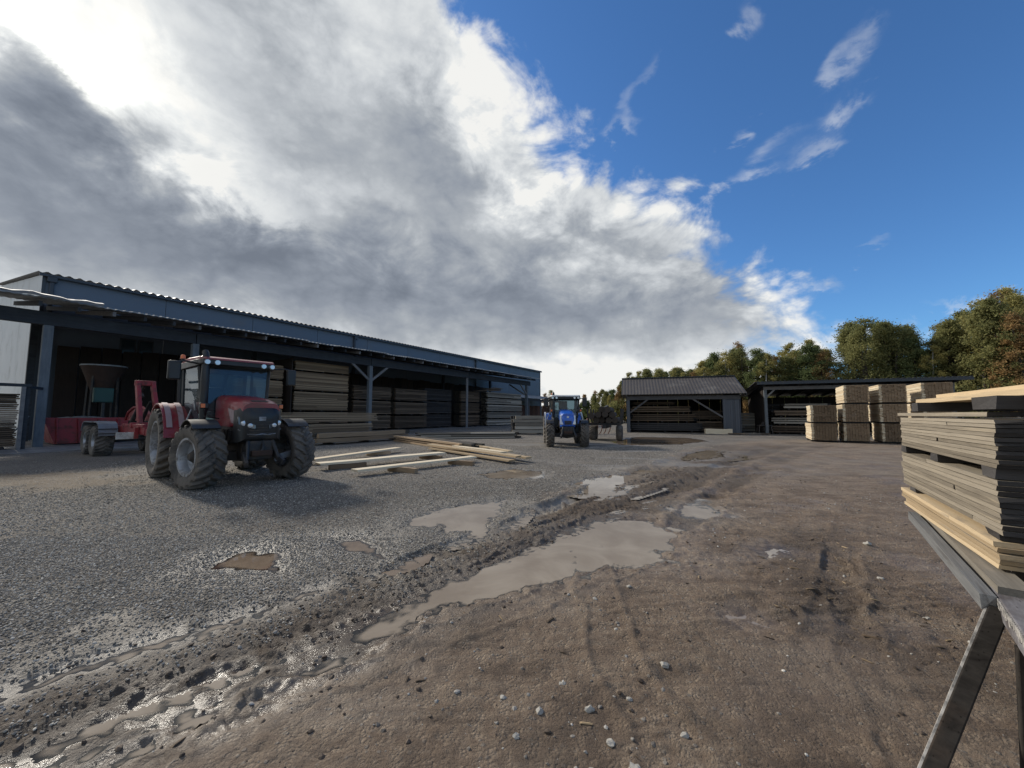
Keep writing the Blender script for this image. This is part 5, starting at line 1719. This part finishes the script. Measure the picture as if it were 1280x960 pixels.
tractor('blue_tractor', 'blue tractor with pale wheel rims standing in the middle of the yard', (2.80, 20.55, 0), math.atan2(-0.99, -0.05), m_blue, m_roofpale, m_whiterim, BLUE, 'blue')


def hook_trailer():
    t = thing('hook_trailer', 'red tandem axle hook trailer with grey mudguards behind the red tractor', 'trailer', (-16.0, 16.12, 0), R(-33))
    ty = tyre_mesh('trailer_tyre', 0.60, 0.52, 0.30, 24, 0.022, 10)
    for x in (0.68, -0.68):
        for y in (-0.86, 0.86):
            wheel(t, x, y, 0.60, 0.52, 0.30, ty, m_silver, 0, 0.06, dish=0.08)
        MB().tube([(x, -0.8, 0.6), (x, 0.8, 0.6)], 0.07, 10).build('axle', m_steel, t)
    for s in (-1, 1):
        MB().bar((-2.6, s * 0.42, 1.02), (4.2, s * 0.42, 1.02), 0.14, 0.26).build('chassis_beam', m_redold, t, bevel=0.01)
        MB().bar((4.1, s * 0.42, 0.98), (8.5, s * 0.06, 0.74), 0.12, 0.22).build('drawbar', m_redold, t, bevel=0.01)
        mg = MB().shell([(1.47, 0.80), (1.42, 1.05), (1.28, 1.25), (1.0, 1.33), (-1.0, 1.33), (-1.28, 1.22), (-1.42, 0.95)], s * 0.58, s * 1.10, 0.04).build('mudguard', m_greyplate, t)
        for zz in (0.88, 1.05):
            MB().bar((1.505 - (zz - 0.7) * 0.2, s * 0.60, zz), (1.505 - (zz - 0.7) * 0.2, s * 1.15, zz), 0.03, 0.03).build('mudguard_rib', m_steel, mg)
        MB().bar((2.75, s * 0.26, 1.10), (1.85, s * 0.22, 2.85), 0.13, 0.24, (1, 0, 0)).build('hook_arm', m_redold, t, bevel=0.02)
        MB().tube([(1.0, s * 0.14, 1.2), (2.1, s * 0.14, 2.1)], [0.08, 0.05], 10).build('ram', m_steel, t)
    MB().bar((1.86, -0.30, 2.82), (1.86, 0.30, 2.82), 0.2, 0.2).build('cross_bar', m_redold, t, bevel=0.02)
    MB().bar((2.75, -0.54, 1.2), (2.75, 0.54, 1.2), 0.18, 0.2).build('cross_bar', m_redold, t, bevel=0.02)
    MB().bar((1.6, -0.46, 1.20), (4.1, -0.46, 1.20), 0.10, 0.10).build('side_rail', m_redold, t, bevel=0.01)
    MB().tube([(1.8, 0, 2.75), (1.6, 0, 2.6), (1.55, 0, 2.4), (1.67, 0, 2.28)], 0.05, 8).build('hook', m_steel, t)
    MB().prism([(-1.7, 1.42), (-1.35, 1.68), (-0.6, 1.86), (0.5, 1.86), (1.2, 1.70), (1.7, 1.40), (1.7, 1.34), (-1.7, 1.34)], 0.30, 0.36).build('arched_side', m_redold, t)
    MB().tube([(-1.75, 0.28, 1.36), (-1.38, 0.28, 1.70), (-0.62, 0.28, 1.90), (0.52, 0.28, 1.90), (1.22, 0.28, 1.74), (1.75, 0.28, 1.36)], 0.05, 8).build('arch_tube', m_redold, t)
    MB().box((3.55, -0.78, 0.86), (0.05, 0.55, 0.24)).build('marker_plate', m_whiterim, t, bevel=0.01)
    MB().box((3.62, -0.56, 0.95), (0.12, 0.1, 0.4)).build('plate_bracket', m_redold, t)
    MB().tube([(7.4, 0.0, 0.8), (7.4, 0.0, 0.1)], 0.05, 8).build('jack_leg', m_steel, t)
    return t


hook_trailer()

# ------------------------------------------------------------------ smaller things in and by the long shed
t = thing('skip', 'dark red open skip with rubble inside under the shed roof', 'skip', P(3.9, 30.6, 0), YARD)
MB().loft([[(0.35, 0.05, 0.08), (2.9, 0.05, 0.08), (2.9, 2.3, 0.08), (0.35, 2.3, 0.08)], [(-0.1, 0, 1.42), (3.1, 0, 1.42), (3.1, 2.4, 1.42), (-0.1, 2.4, 1.42)], [(-0.06, 0.05, 1.42), (3.05, 0.05, 1.42), (3.05, 2.35, 1.42), (-0.06, 2.35, 1.42)], [(0.0, 0.1, 1.1), (3.0, 0.1, 1.1), (3.0, 2.3, 1.1), (0.0, 2.3, 1.1)]]).build('tub', m_redold, t, smooth=False)
for x in (0.45, 1.2, 1.95, 2.7):
    MB().bar((x, -0.03, 0.1), (x - 0.10, -0.06, 1.36), 0.08, 0.06).build('rib', m_redold, t)
_mb = MB()
_g = [[(0.0 + 0.3 * i, 0.12 + 0.27 * j, 1.30 + 0.18 * math.sin(math.pi * i / 10) * math.sin(math.pi * j / 8) + random.uniform(-.04, .05)) for i in range(11)] for j in range(9)]
_mb.loft(_g, cap=False, loop=False)
kind(_mb.build('rubble', paint('grey_rubble', (0.20, 0.195, 0.18), 0.9, 0, 0.5, 6, bmp=0.6), t, smooth=False), 'stuff')

t = thing('feed_hopper', 'rusty cone hopper on legs in the dark shed bay', 'hopper', P(6.5, 34.2, 0), YARD)
MB().lathe([(0.30, 2.55), (0.98, 4.55), (1.02, 4.55), (0.34, 2.5)], 20, axis='z', close=True).build('cone', m_rust, t)
MB().lathe([(1.0, 4.54), (1.05, 4.54), (1.05, 4.62), (1.0, 4.62)], 24, axis='z', close=True).build('rim_band', m_fibre, t)
for a in (45, 135, 225, 315):
    MB().bar((0.75 * math.cos(R(a)), 0.75 * math.sin(R(a)), 4.0), (0.85 * math.cos(R(a)), 0.85 * math.sin(R(a)), 0), 0.1, 0.1).build('leg', m_steel, t)
t = thing('switch_cabinet', 'teal green metal cabinet under the rusty hopper', 'cabinet', P(6.32, 33.0, 2.3), YARD)
m_teal = paint('teal_paint', (0.008, 0.055, 0.045), 0.5, 0, 0.25, 3, dirt=(0.05, 0.09, 0.08), dirt_at=0.6)
MB().box((0, 0, 0.45), (0.84, 0.35, 0.86)).build('case', m_teal, t, bevel=0.02)
MB().box((0, -0.185, 0.45), (0.74, 0.02, 0.76)).build('door', m_teal, t, bevel=0.01)
MB().box((0, -0.18, -1.15), (0.12, 0.12, 2.28)).build('stand', m_steel, t)

t = thing('timber_rack', 'dark timber rack with pale upright at the near shed end', 'rack', P(0, C0 - 1.55, 0), YARD)
MB().bar((-4, 0, 2.93), (3.1, 0, 2.93), 0.10, 0.14).build('rail', m_beam, t)
for x in (-1.2, 2.86):
    MB().box((x, -0.08, 1.44), (0.13, 0.06, 2.84)).build('upright', m_brace, t)
for x in (-3.8, 3.0):
    MB().box((x, 0.1, 1.42), (0.14, 0.14, 2.84)).build('upright', m_beam, t)
MB().bar((3.0, 0.0, 2.86), (3.55, 1.3, 2.86), 0.1, 0.12).build('end_rail', m_beam, t)

t = thing('shovel', 'shovel leaning against the grey post at the shed mouth', 'shovel', P(2.35, 28.9, 0.02), YARD)
MB().tube([(0.10, 0.02, 0.28), (0.62, 0.35, 1.05), (0.86, 0.52, 1.5)], 0.028, 8).build('handle', m_brace, t)
MB().loft([[(-0.13, -0.2, 0.02), (0.05, -0.34, 0.02), (0.05, -0.33, 0.035), (-0.12, -0.19, 0.035)], [(-0.04, -0.10, 0.16), (0.16, -0.22, 0.16), (0.16, -0.20, 0.175), (-0.04, -0.08, 0.175)], [(0.02, 0.05, 0.30), (0.17, -0.05, 0.30), (0.18, -0.03, 0.315), (0.03, 0.07, 0.315)]]).build('blade', m_steel, t)

# ------------------------------------------------------------------ old machines behind the blue tractor
t = thing('log_trailer', 'old dark log trailer with stakes standing behind the blue tractor', 'trailer', (6.0, 24.6, 0), R(72))
ty = tyre_mesh('log_trailer_tyre', 0.47, 0.36, 0.25, 18, 0.02, 8)
for x in (0.52, -0.52):
    for y in (-0.8, 0.8): wheel(t, x, y, 0.47, 0.36, 0.25, ty, m_steel, 0, 0.05, dish=0.05)
MB().bar((-1.8, 0, 0.88), (3.4, 0, 0.80), 0.2, 0.22).build('spine', m_steel, t)
for x in (-1.5, 0.2, 1.9):
    MB().bar((x, -0.95, 1.02), (x, 0.95, 1.02), 0.14, 0.14).build('bunk', m_steel, t)
    for s in (-1, 1): MB().bar((x, s * 0.92, 1.08), (x, s * 1.0, 1.95), 0.09, 0.09, (1, 0, 0)).build('stake', m_steel, t)
MB().bar((2.6, 0.1, 1.0), (2.6, 0.1, 2.2), 0.2, 0.2, (1, 0, 0)).build('crane_post', m_steel, t)
MB().bar((2.6, 0.1, 2.15), (0.4, 0.1, 2.0), 0.14, 0.18).build('crane_arm', m_steel, t)
m_logbark = paint('log_bark', (0.060, 0.046, 0.036), 0.9, 0, 0.45, 7, (0.6, 4, 4), bmp=0.6)
_tm = Matrix.Translation((6.0, 24.6, 0)) @ Matrix.Rotation(R(72), 4, 'Z')
for k, (y, z) in enumerate(((-0.66, 1.27), (-0.28, 1.25), (0.10, 1.28), (0.48, 1.26), (0.74, 1.50), (-0.45, 1.58), (-0.08, 1.60), (0.32, 1.59), (-0.25, 1.88), (0.14, 1.90))):
    p = _tm @ Vector((0.1 + random.uniform(-.2, .2), y, z))
    o = MB().tube([(-1.9, 0, 0), (-0.6, random.uniform(-.03, .03), 0), (0.7, 0, random.uniform(-.03, .03)), (1.9, 0, 0)], [0.185, 0.18, 0.17, 0.155], 10).build('log', m_logbark, None, p, (0, 0, R(72) + random.uniform(-.02, .02)))
    tag(o, 'dark log lying between the stakes of the old log trailer', 'log', 'logs on the log trailer')
t = thing('rusty_cultivator', 'rust red cultivator frame parked beyond the log trailer', 'cultivator', (6.7, 32.0, 0), R(20))
m_orange = paint('rust_red_paint', (0.22, 0.055, 0.030), 0.75, 0.0, 0.35, 4, dirt=(0.10, 0.04, 0.025), dirt_at=0.5)
for y in (-0.5, 0.3): MB().bar((-1.3, y, 0.85), (1.3, y, 0.85), 0.12, 0.14).build('frame_bar', m_orange, t)
for k in range(7):
    MB().tube([(-1.2 + 0.4 * k, -0.5, 0.85), (-1.2 + 0.4 * k, -0.75, 0.6), (-1.2 + 0.4 * k, -0.6, 0.25), (-1.2 + 0.4 * k, -0.35, 0.03)], 0.035, 6).build('tine', m_orange, t)
for s in (-1, 1): MB().bar((s * 0.5, 0.3, 0.9), (s * 0.1, 0.35, 1.5), 0.08, 0.1, (1, 0, 0)).build('headstock', m_orange, t)
t = thing('saw_bench', 'small dark saw bench on the gravel before the grey board stack', 'saw bench', (20.6, 31.6, 0), R(-14))
MB().box((0, 0, 0.70), (1.0, 0.55, 0.07)).build('top', m_steel, t, bevel=0.01)
for s in (-1, 1):
    for q in (-1, 1): MB().bar((s * 0.42, q * 0.2, 0.66), (s * 0.5, q * 0.3, 0), 0.06, 0.06, (1, 0, 0)).build('leg', m_steel, t)
MB().lathe([(0.0, -0.004), (0.22, -0.004), (0.22, 0.004), (0.0, 0.004)], 20, (0, 0, 0.78)).build('blade', m_steel, t)
MB().box((0.1, 0.05, 0.42), (0.35, 0.3, 0.36)).build('motor', m_steel, t, bevel=0.04)
for k in range(7):
    x = 17.6 + 0.42 * k + random.uniform(-.1, .1)
    y = 31.0 + random.uniform(-.4, .5)
    a = random.uniform(-0.5, 0.5)
    o = plank(None, random.choice(['grey', 'dark', 'tan']), (x, y, 0.06), (random.uniform(0.7, 1.3), 0.16, 0.07), (0, random.uniform(-.04, .04), a), 'offcut')
    tag(o, 'short board offcut lying on the gravel beside the gable shed', 'offcut', 'board offcuts beside the gable shed')


# ------------------------------------------------------------------ trees
def leaf_mat(name, lo, mid, hi, trans=0.5):
    m, nt, b = principled(name)
    nt.nodes.remove(b)
    out = nt.nodes['Material Output']
    oi = nt.nodes.new('ShaderNodeObjectInfo')
    geo = nt.nodes.new('ShaderNodeNewGeometry')
    r1 = NX(nt, geo.outputs['Random Per Island'])
    n = noise(nt, objvec(nt), 0.55, 3, 0.6)
    f = (r1 * 0.55 + n * 0.9 - 0.22 + (NX(nt, oi.outputs['Random']) - 0.5) * 0.35).min(1.0).max(0.0)
    c = ramp(nt, f, [(0.0, lo), (0.5, mid), (1.0, hi)])
    d = nt.nodes.new('ShaderNodeBsdfDiffuse')
    tr = nt.nodes.new('ShaderNodeBsdfTranslucent')
    nt.links.new(c, d.inputs[0])
    nt.links.new(c, tr.inputs[0])
    mx = nt.nodes.new('ShaderNodeMixShader')
    mx.inputs[0].default_value = trans
    nt.links.new(d.outputs[0], mx.inputs[1])
    nt.links.new(tr.outputs[0], mx.inputs[2])
    nt.links.new(mx.outputs[0], out.inputs[0])
    return m


LEAF = {
    'dark': leaf_mat('dark_green_leaves', (0.077, 0.102, 0.047), (0.150, 0.186, 0.083), (0.246, 0.266, 0.119)),
    'olive': leaf_mat('olive_leaves', (0.118, 0.128, 0.056), (0.243, 0.247, 0.106), (0.381, 0.348, 0.149)),
    'yellow': leaf_mat('yellow_green_leaves', (0.171, 0.172, 0.071), (0.356, 0.324, 0.128), (0.565, 0.473, 0.187)),
    'brown': leaf_mat('orange_brown_leaves', (0.157, 0.109, 0.057), (0.323, 0.217, 0.105), (0.521, 0.344, 0.156)),
    'pine': leaf_mat('pine_needles', (0.029, 0.043, 0.026), (0.061, 0.085, 0.046), (0.109, 0.128, 0.067), 0.203),
}
m_bark = paint('dark_bark', (0.050, 0.042, 0.035), 0.9, 0, 0.4, 6, bmp=0.5)
m_birch = paint('pale_birch_bark', (0.42, 0.41, 0.39), 0.8, 0, 0.2, 4, (1, 1, 3), dirt=(0.06, 0.055, 0.05), dirt_at=0.6, dirt_scale=5)


def tree_meshes(leaf, H, wid, base, nclump, nleaf, size, seed, shape='round', birch=False):
    """Tapered trunk with limbs, and a crown of leaf clumps round the limb ends."""
    rs = np.random.RandomState(seed)
    tr = MB()
    lean = rs.uniform(-0.03, 0.03, 2) * H
    tip = H * 0.93
    path = [(lean[0] * (k / 6) ** 2 + rs.uniform(-.05, .05) * (k > 0), lean[1] * (k / 6) ** 2 + rs.uniform(-.05, .05) * (k > 0), tip * k / 6) for k in range(7)]
    r0 = 0.016 * H
    tr.tube(path, [r0 * (1.15 - 0.98 * k / 6) for k in range(7)], 8)
    cents = []
    for i in range(nclump):
        u = rs.rand()
        z = base + (1 - base) * (u ** 0.85)
        f = (z - base) / (1 - base)
        if shape == 'cone': rad = wid * (1.0 - f) ** 0.8 * (0.55 + 0.45 * rs.rand()) + 0.06
        elif shape == 'column': rad = wid * (math.sin(math.pi * (0.12 + 0.85 * f)) ** 0.7) * (0.35 + 0.65 * rs.rand() ** 0.6)
        else: rad = wid * (math.sin(math.pi * (0.20 + 0.78 * f)) ** 0.6) * (1.12 - 0.42 * f) * (0.22 + 0.78 * rs.rand() ** 0.6) * rs.uniform(0.8, 1.18)
        a = rs.rand() * 6.283
        k = f * 0.9
        cents.append((rad * math.cos(a) + lean[0] * z, rad * math.sin(a) + lean[1] * z, z * H, f))
    # limbs out to some of the clumps
    for (cx, cy, cz, f) in cents[:int(nclump * 0.45)]:
        z0 = max(base * H * 0.7, cz - math.hypot(cx, cy) * rs.uniform(0.5, 1.1))
        s = min(1, z0 / tip)
        p0 = (lean[0] * s * s, lean[1] * s * s, z0)
        mid = (cx * 0.5 + p0[0] * 0.5, cy * 0.5 + p0[1] * 0.5, z0 + (cz - z0) * 0.40)
        rr = r0 * (1.05 - 0.9 * s) * 0.42
        tr.tube([p0, mid, (cx, cy, cz)], [rr, rr * 0.6, rr * 0.15], 5, False)
    V, F = [], []
    P0 = []
    for (cx, cy, cz, f) in cents:
        n = int(nleaf * rs.uniform(0.5, 1.3))
        cr = wid * rs.uniform(0.13, 0.34) * (1.0 - 0.25 * f)
        p = rs.normal(size=(n, 3)) * (0.75 + 0.55 * rs.rand(n, 1)) * np.array([cr, cr, cr * 0.85]) * 0.62 + np.array([cx, cy, cz])
        if shape == 'column' or birch: p[:, 2] -= rs.rand(n) ** 2 * cr * 0.9
        P0.append(p)
    p = np.concatenate(P0)
    p = p[(p[:, 2] > base * H * 0.55)]
    n = len(p)
    a = rs.normal(size=(n, 3)); a /= np.linalg.norm(a, axis=1)[:, None]
    b = np.cross(a, rs.normal(size=(n, 3))); b /= np.linalg.norm(b, axis=1)[:, None]
    s = size * (0.6 + 0.8 * rs.rand(n))[:, None]
    co = np.stack([p - a * s * 0.5 - b * s * 0.16, p - b * s * 0.30 + a * s * 0.1, p + a * s * 0.55, p + b * s * 0.30 - a * s * 0.05], 1).reshape(-1, 3).astype(np.float32)
    me = bpy.data.meshes.new('crown')
    me.vertices.add(4 * n)
    me.vertices.foreach_set('co', co.ravel())
    me.loops.add(4 * n)
    me.loops.foreach_set('vertex_index', np.arange(4 * n, dtype=np.int32))
    me.polygons.add(n)
    me.polygons.foreach_set('loop_start', np.arange(0, 4 * n, 4, dtype=np.int32))
    me.polygons.foreach_set('loop_total', np.full(n, 4, np.int32))
    me.update(calc_edges=True)
    me.materials.append(LEAF[leaf])
    return tr.mesh('trunk', m_birch if birch else m_bark), me


KINDS = {
    'dark': [tree_meshes('dark', 12, 2.15, 0.16, 110, 150, 0.17, 11 + k) for k in range(2)],
    'olive': [tree_meshes('olive', 12, 1.95, 0.18, 100, 145, 0.165, 21 + k) for k in range(2)],
    'yellow': [tree_meshes('yellow', 12, 1.75, 0.20, 92, 150, 0.15, 31 + k, 'column', True) for k in range(2)],
    'brown': [tree_meshes('brown', 12, 1.75, 0.18, 92, 130, 0.16, 41 + k) for k in range(2)],
    'pine': [tree_meshes('pine', 12, 2.0, 0.10, 100, 170, 0.16, 51, 'cone')],
    'sparse': [tree_meshes('olive', 12, 1.9, 0.25, 58, 85, 0.15, 61, 'round')],
}
TREE_WORDS = {'dark': 'dark green broadleaf tree', 'olive': 'olive green broadleaf tree', 'yellow': 'yellow green birch', 'brown': 'orange brown autumn tree', 'pine': 'dark pointed spruce', 'sparse': 'thin leaved open tree'}


def tree(kd, x, y, h, label, group=None, wide=1.0, name=None):
    tm, cm = random.choice(KINDS[kd])
    s = h / 12.0
    t = thing(name or {'yellow': 'birch_tree', 'pine': 'spruce_tree'}.get(kd, 'tree'), label, 'tree', (x, y, -0.05), random.uniform(0, 6.28), group)
    t.scale = (s * wide, s * wide, s)
    link('trunk', tm, t)
    link('crown', cm, t)
    return t


SKY_X = [690, 772, 784, 800, 850, 880, 905, 930, 960, 985, 1005, 1030, 1050, 1065, 1100, 1130, 1155, 1170, 1190, 1210, 1240, 1262, 1300, 1400]
SKY_Y = [500, 490, 470, 467, 464, 458, 444, 438, 446, 440, 430, 438, 437, 412, 402, 410, 420, 428, 408, 396, 384, 372, 372, 372]


def top_at(x, y):
    px = 640 + 481 * x / y
    return 1.6 + (518 - float(np.interp(px, SKY_X, SKY_Y))) / 481 * y


g_for = 'forest edge behind the sheds'
EDGE = [(15, 80), (22, 70), (28, 60), (34, 54), (40, 48.5), (46, 44), (51, 39.5), (56, 35.5), (62, 31), (70, 26), (80, 18)]
_first = {}
rt = random.Random(5)
pos = []
for row, (off, dens) in enumerate(((0.0, 1.6), (2.4, 2.0), (5.5, 2.4))):
    acc = 0.0
    for (ax, ay), (bx, by) in zip(EDGE[:-1], EDGE[1:]):
        ln = math.hypot(bx - ax, by - ay)
        nx, ny = (by - ay) / ln * -1, (bx - ax) / ln
        nx, ny = -nx, -ny
        if ny < 0: nx, ny = -nx, -ny
        while acc < ln:
            k = acc / ln
            x = ax + (bx - ax) * k + nx * off + rt.uniform(-0.8, 0.8)
            y = ay + (by - ay) * k + ny * off + rt.uniform(-0.8, 0.8)
            pos.append((x, y, row))
            acc += dens * rt.uniform(0.75, 1.25)
        acc -= ln
cyc0 = ['olive', 'yellow', 'sparse', 'dark', 'olive', 'yellow', 'yellow', 'olive', 'dark', 'brown']
for i, (x, y, row) in enumerate(pos):
    px = 640 + 481 * x / y
    kd = rt.choice(cyc0)
    if 1060 < px < 1150: kd = rt.choice(['dark', 'sparse', 'olive'])
    if px > 1262: kd = rt.choice(['brown', 'yellow', 'brown'])
    elif px > 1170: kd = rt.choice(['olive', 'sparse', 'yellow', 'yellow'])
    elif 1020 < px < 1055 and row == 0: kd = 'brown'
    h = top_at(x, y) * rt.uniform(0.92, 1.08) * (1.0 if row == 0 else 1.03)
    zone = 'over the gable shed roof' if px < 925 else ('between the two sheds' if px < 962 else ('over the flat shed roof' if px < 1197 else 'beyond the flat roof end'))
    lab = f'{TREE_WORDS[kd]} in the forest edge showing {zone}' if row == 0 else f'{TREE_WORDS[kd]} deeper in the forest, its top showing {zone}'
    tree(kd, x, y, h, lab, f'{g_for}: {TREE_WORDS[kd]}s' if row == 0 else f'deeper forest: {TREE_WORDS[kd]}s', rt.uniform(0.9, 1.25))
# the ones that stand out on the skyline
for kd, px, yy, ty_, lab, w in (('sparse', 1085, 46.0, 399, 'tall thin crowned tree rising above the flat roofed shed', 1.25), ('olive', 1112, 45.5, 403, 'tall olive tree beside the thin crowned one above the flat roof', 1.0), ('sparse', 1140, 45.0, 415, 'open crowned tree before the dip in the tree line', 1.0),
                                ('sparse', 1195, 42, 398, 'airy tree at the end of the tree line dip', 1.1), ('olive', 1232, 39, 384, 'broad olive tree near the right end of the forest', 1.05), ('olive', 1258, 38, 371, 'tallest olive green tree at the right end of the forest', 1.0), ('brown', 1284, 36.5, 392, 'golden brown tree cut off at the right end of the forest', 1.2),
                                ('sparse', 812, 82, 466, 'small bare topped tree above the gable roof, left one', 1.3), ('sparse', 832, 82, 465, 'small bare topped tree above the gable roof, right one', 1.3), ('yellow', 868, 78, 462, 'yellowing birch above the middle of the gable roof', 1.5)):
    x = (px - 640) / 481 * yy
    tree(kd, x, yy, 1.6 + (518 - ty_) / 481 * yy, lab, None, w)
for px, yy, ty_, kd, lab in ((745, 84, 489, 'brown', 'first brown bushy tree between the tractor and the gable shed'), (753, 80, 487, 'olive', 'rounded olive tree between the tractor and the gable shed'), (763, 82, 488, 'dark', 'dark rounded tree just left of the gable shed'), (771, 78, 496, 'olive', 'low olive tree touching the gable shed edge'),
                             (680, 90, 492, 'brown', 'small brownish tree at the warehouse corner'), (690, 92, 488, 'sparse', 'thin bare tree rising by the warehouse corner'), (734, 95, 505, 'dark', 'low dark tree right behind the blue tractor cab'), (780, 74, 500, 'yellow', 'low yellow tree behind the gable shed')):
    x = (px - 640) / 481 * yy
    tree(kd, x, yy, 1.6 + (518 - ty_) / 481 * yy, lab, None, 1.35)
# undergrowth along the foot of the forest
gu = 'undergrowth at the foot of the forest'
_um = [tree_meshes(k, 3.0, 1.5, 0.02, 30, 140, 0.17, 71 + i)[1] for i, k in enumerate(('dark', 'olive', 'brown'))]
acc = 0.0
V = []
for (ax, ay), (bx, by) in zip(EDGE[:-1], EDGE[1:]):
    ln = math.hypot(bx - ax, by - ay)
    n = int(ln / 1.7)
    for k in range(n):
        x, y = ax + (bx - ax) * k / n + rt.uniform(-.7, .7), ay + (by - ay) * k / n + rt.uniform(-.7, .7) - 0.6
        o = link('bush', rt.choice(_um), None, (x, y, 0), (0, 0, rt.uniform(0, 6.28)))
        s = rt.uniform(0.7, 1.5)
        o.scale = (s, s, s)
        tag(o, 'low leafy bush at the foot of the forest edge', 'bush', gu)
# far wood closing the horizon
n = 16000
x = rng.uniform(-160, 230, n)
y = 150 + rng.uniform(0, 12, n) + np.abs(x) * 0.1
zt = 3.6 + 1.6 * fbm(x, y * 0.0, 0.07, 3, seed=141)
z = zt * rng.random(n) ** 0.7
p = np.stack([x, y, z], 1)
a = rng.normal(size=(n, 3)); a /= np.linalg.norm(a, axis=1)[:, None]
b = np.cross(a, rng.normal(size=(n, 3))); b /= np.linalg.norm(b, axis=1)[:, None]
mb = MB()
co = np.stack([p - a * .6, p - b * .45, p + a * .6, p + b * .45], 1).reshape(-1, 3)
me = bpy.data.meshes.new('distant_wood')
me.from_pydata(co.tolist(), [], np.arange(4 * n).reshape(-1, 4).tolist())
me.materials.append(LEAF['dark'])
kind(link('distant_wood', me), 'stuff')
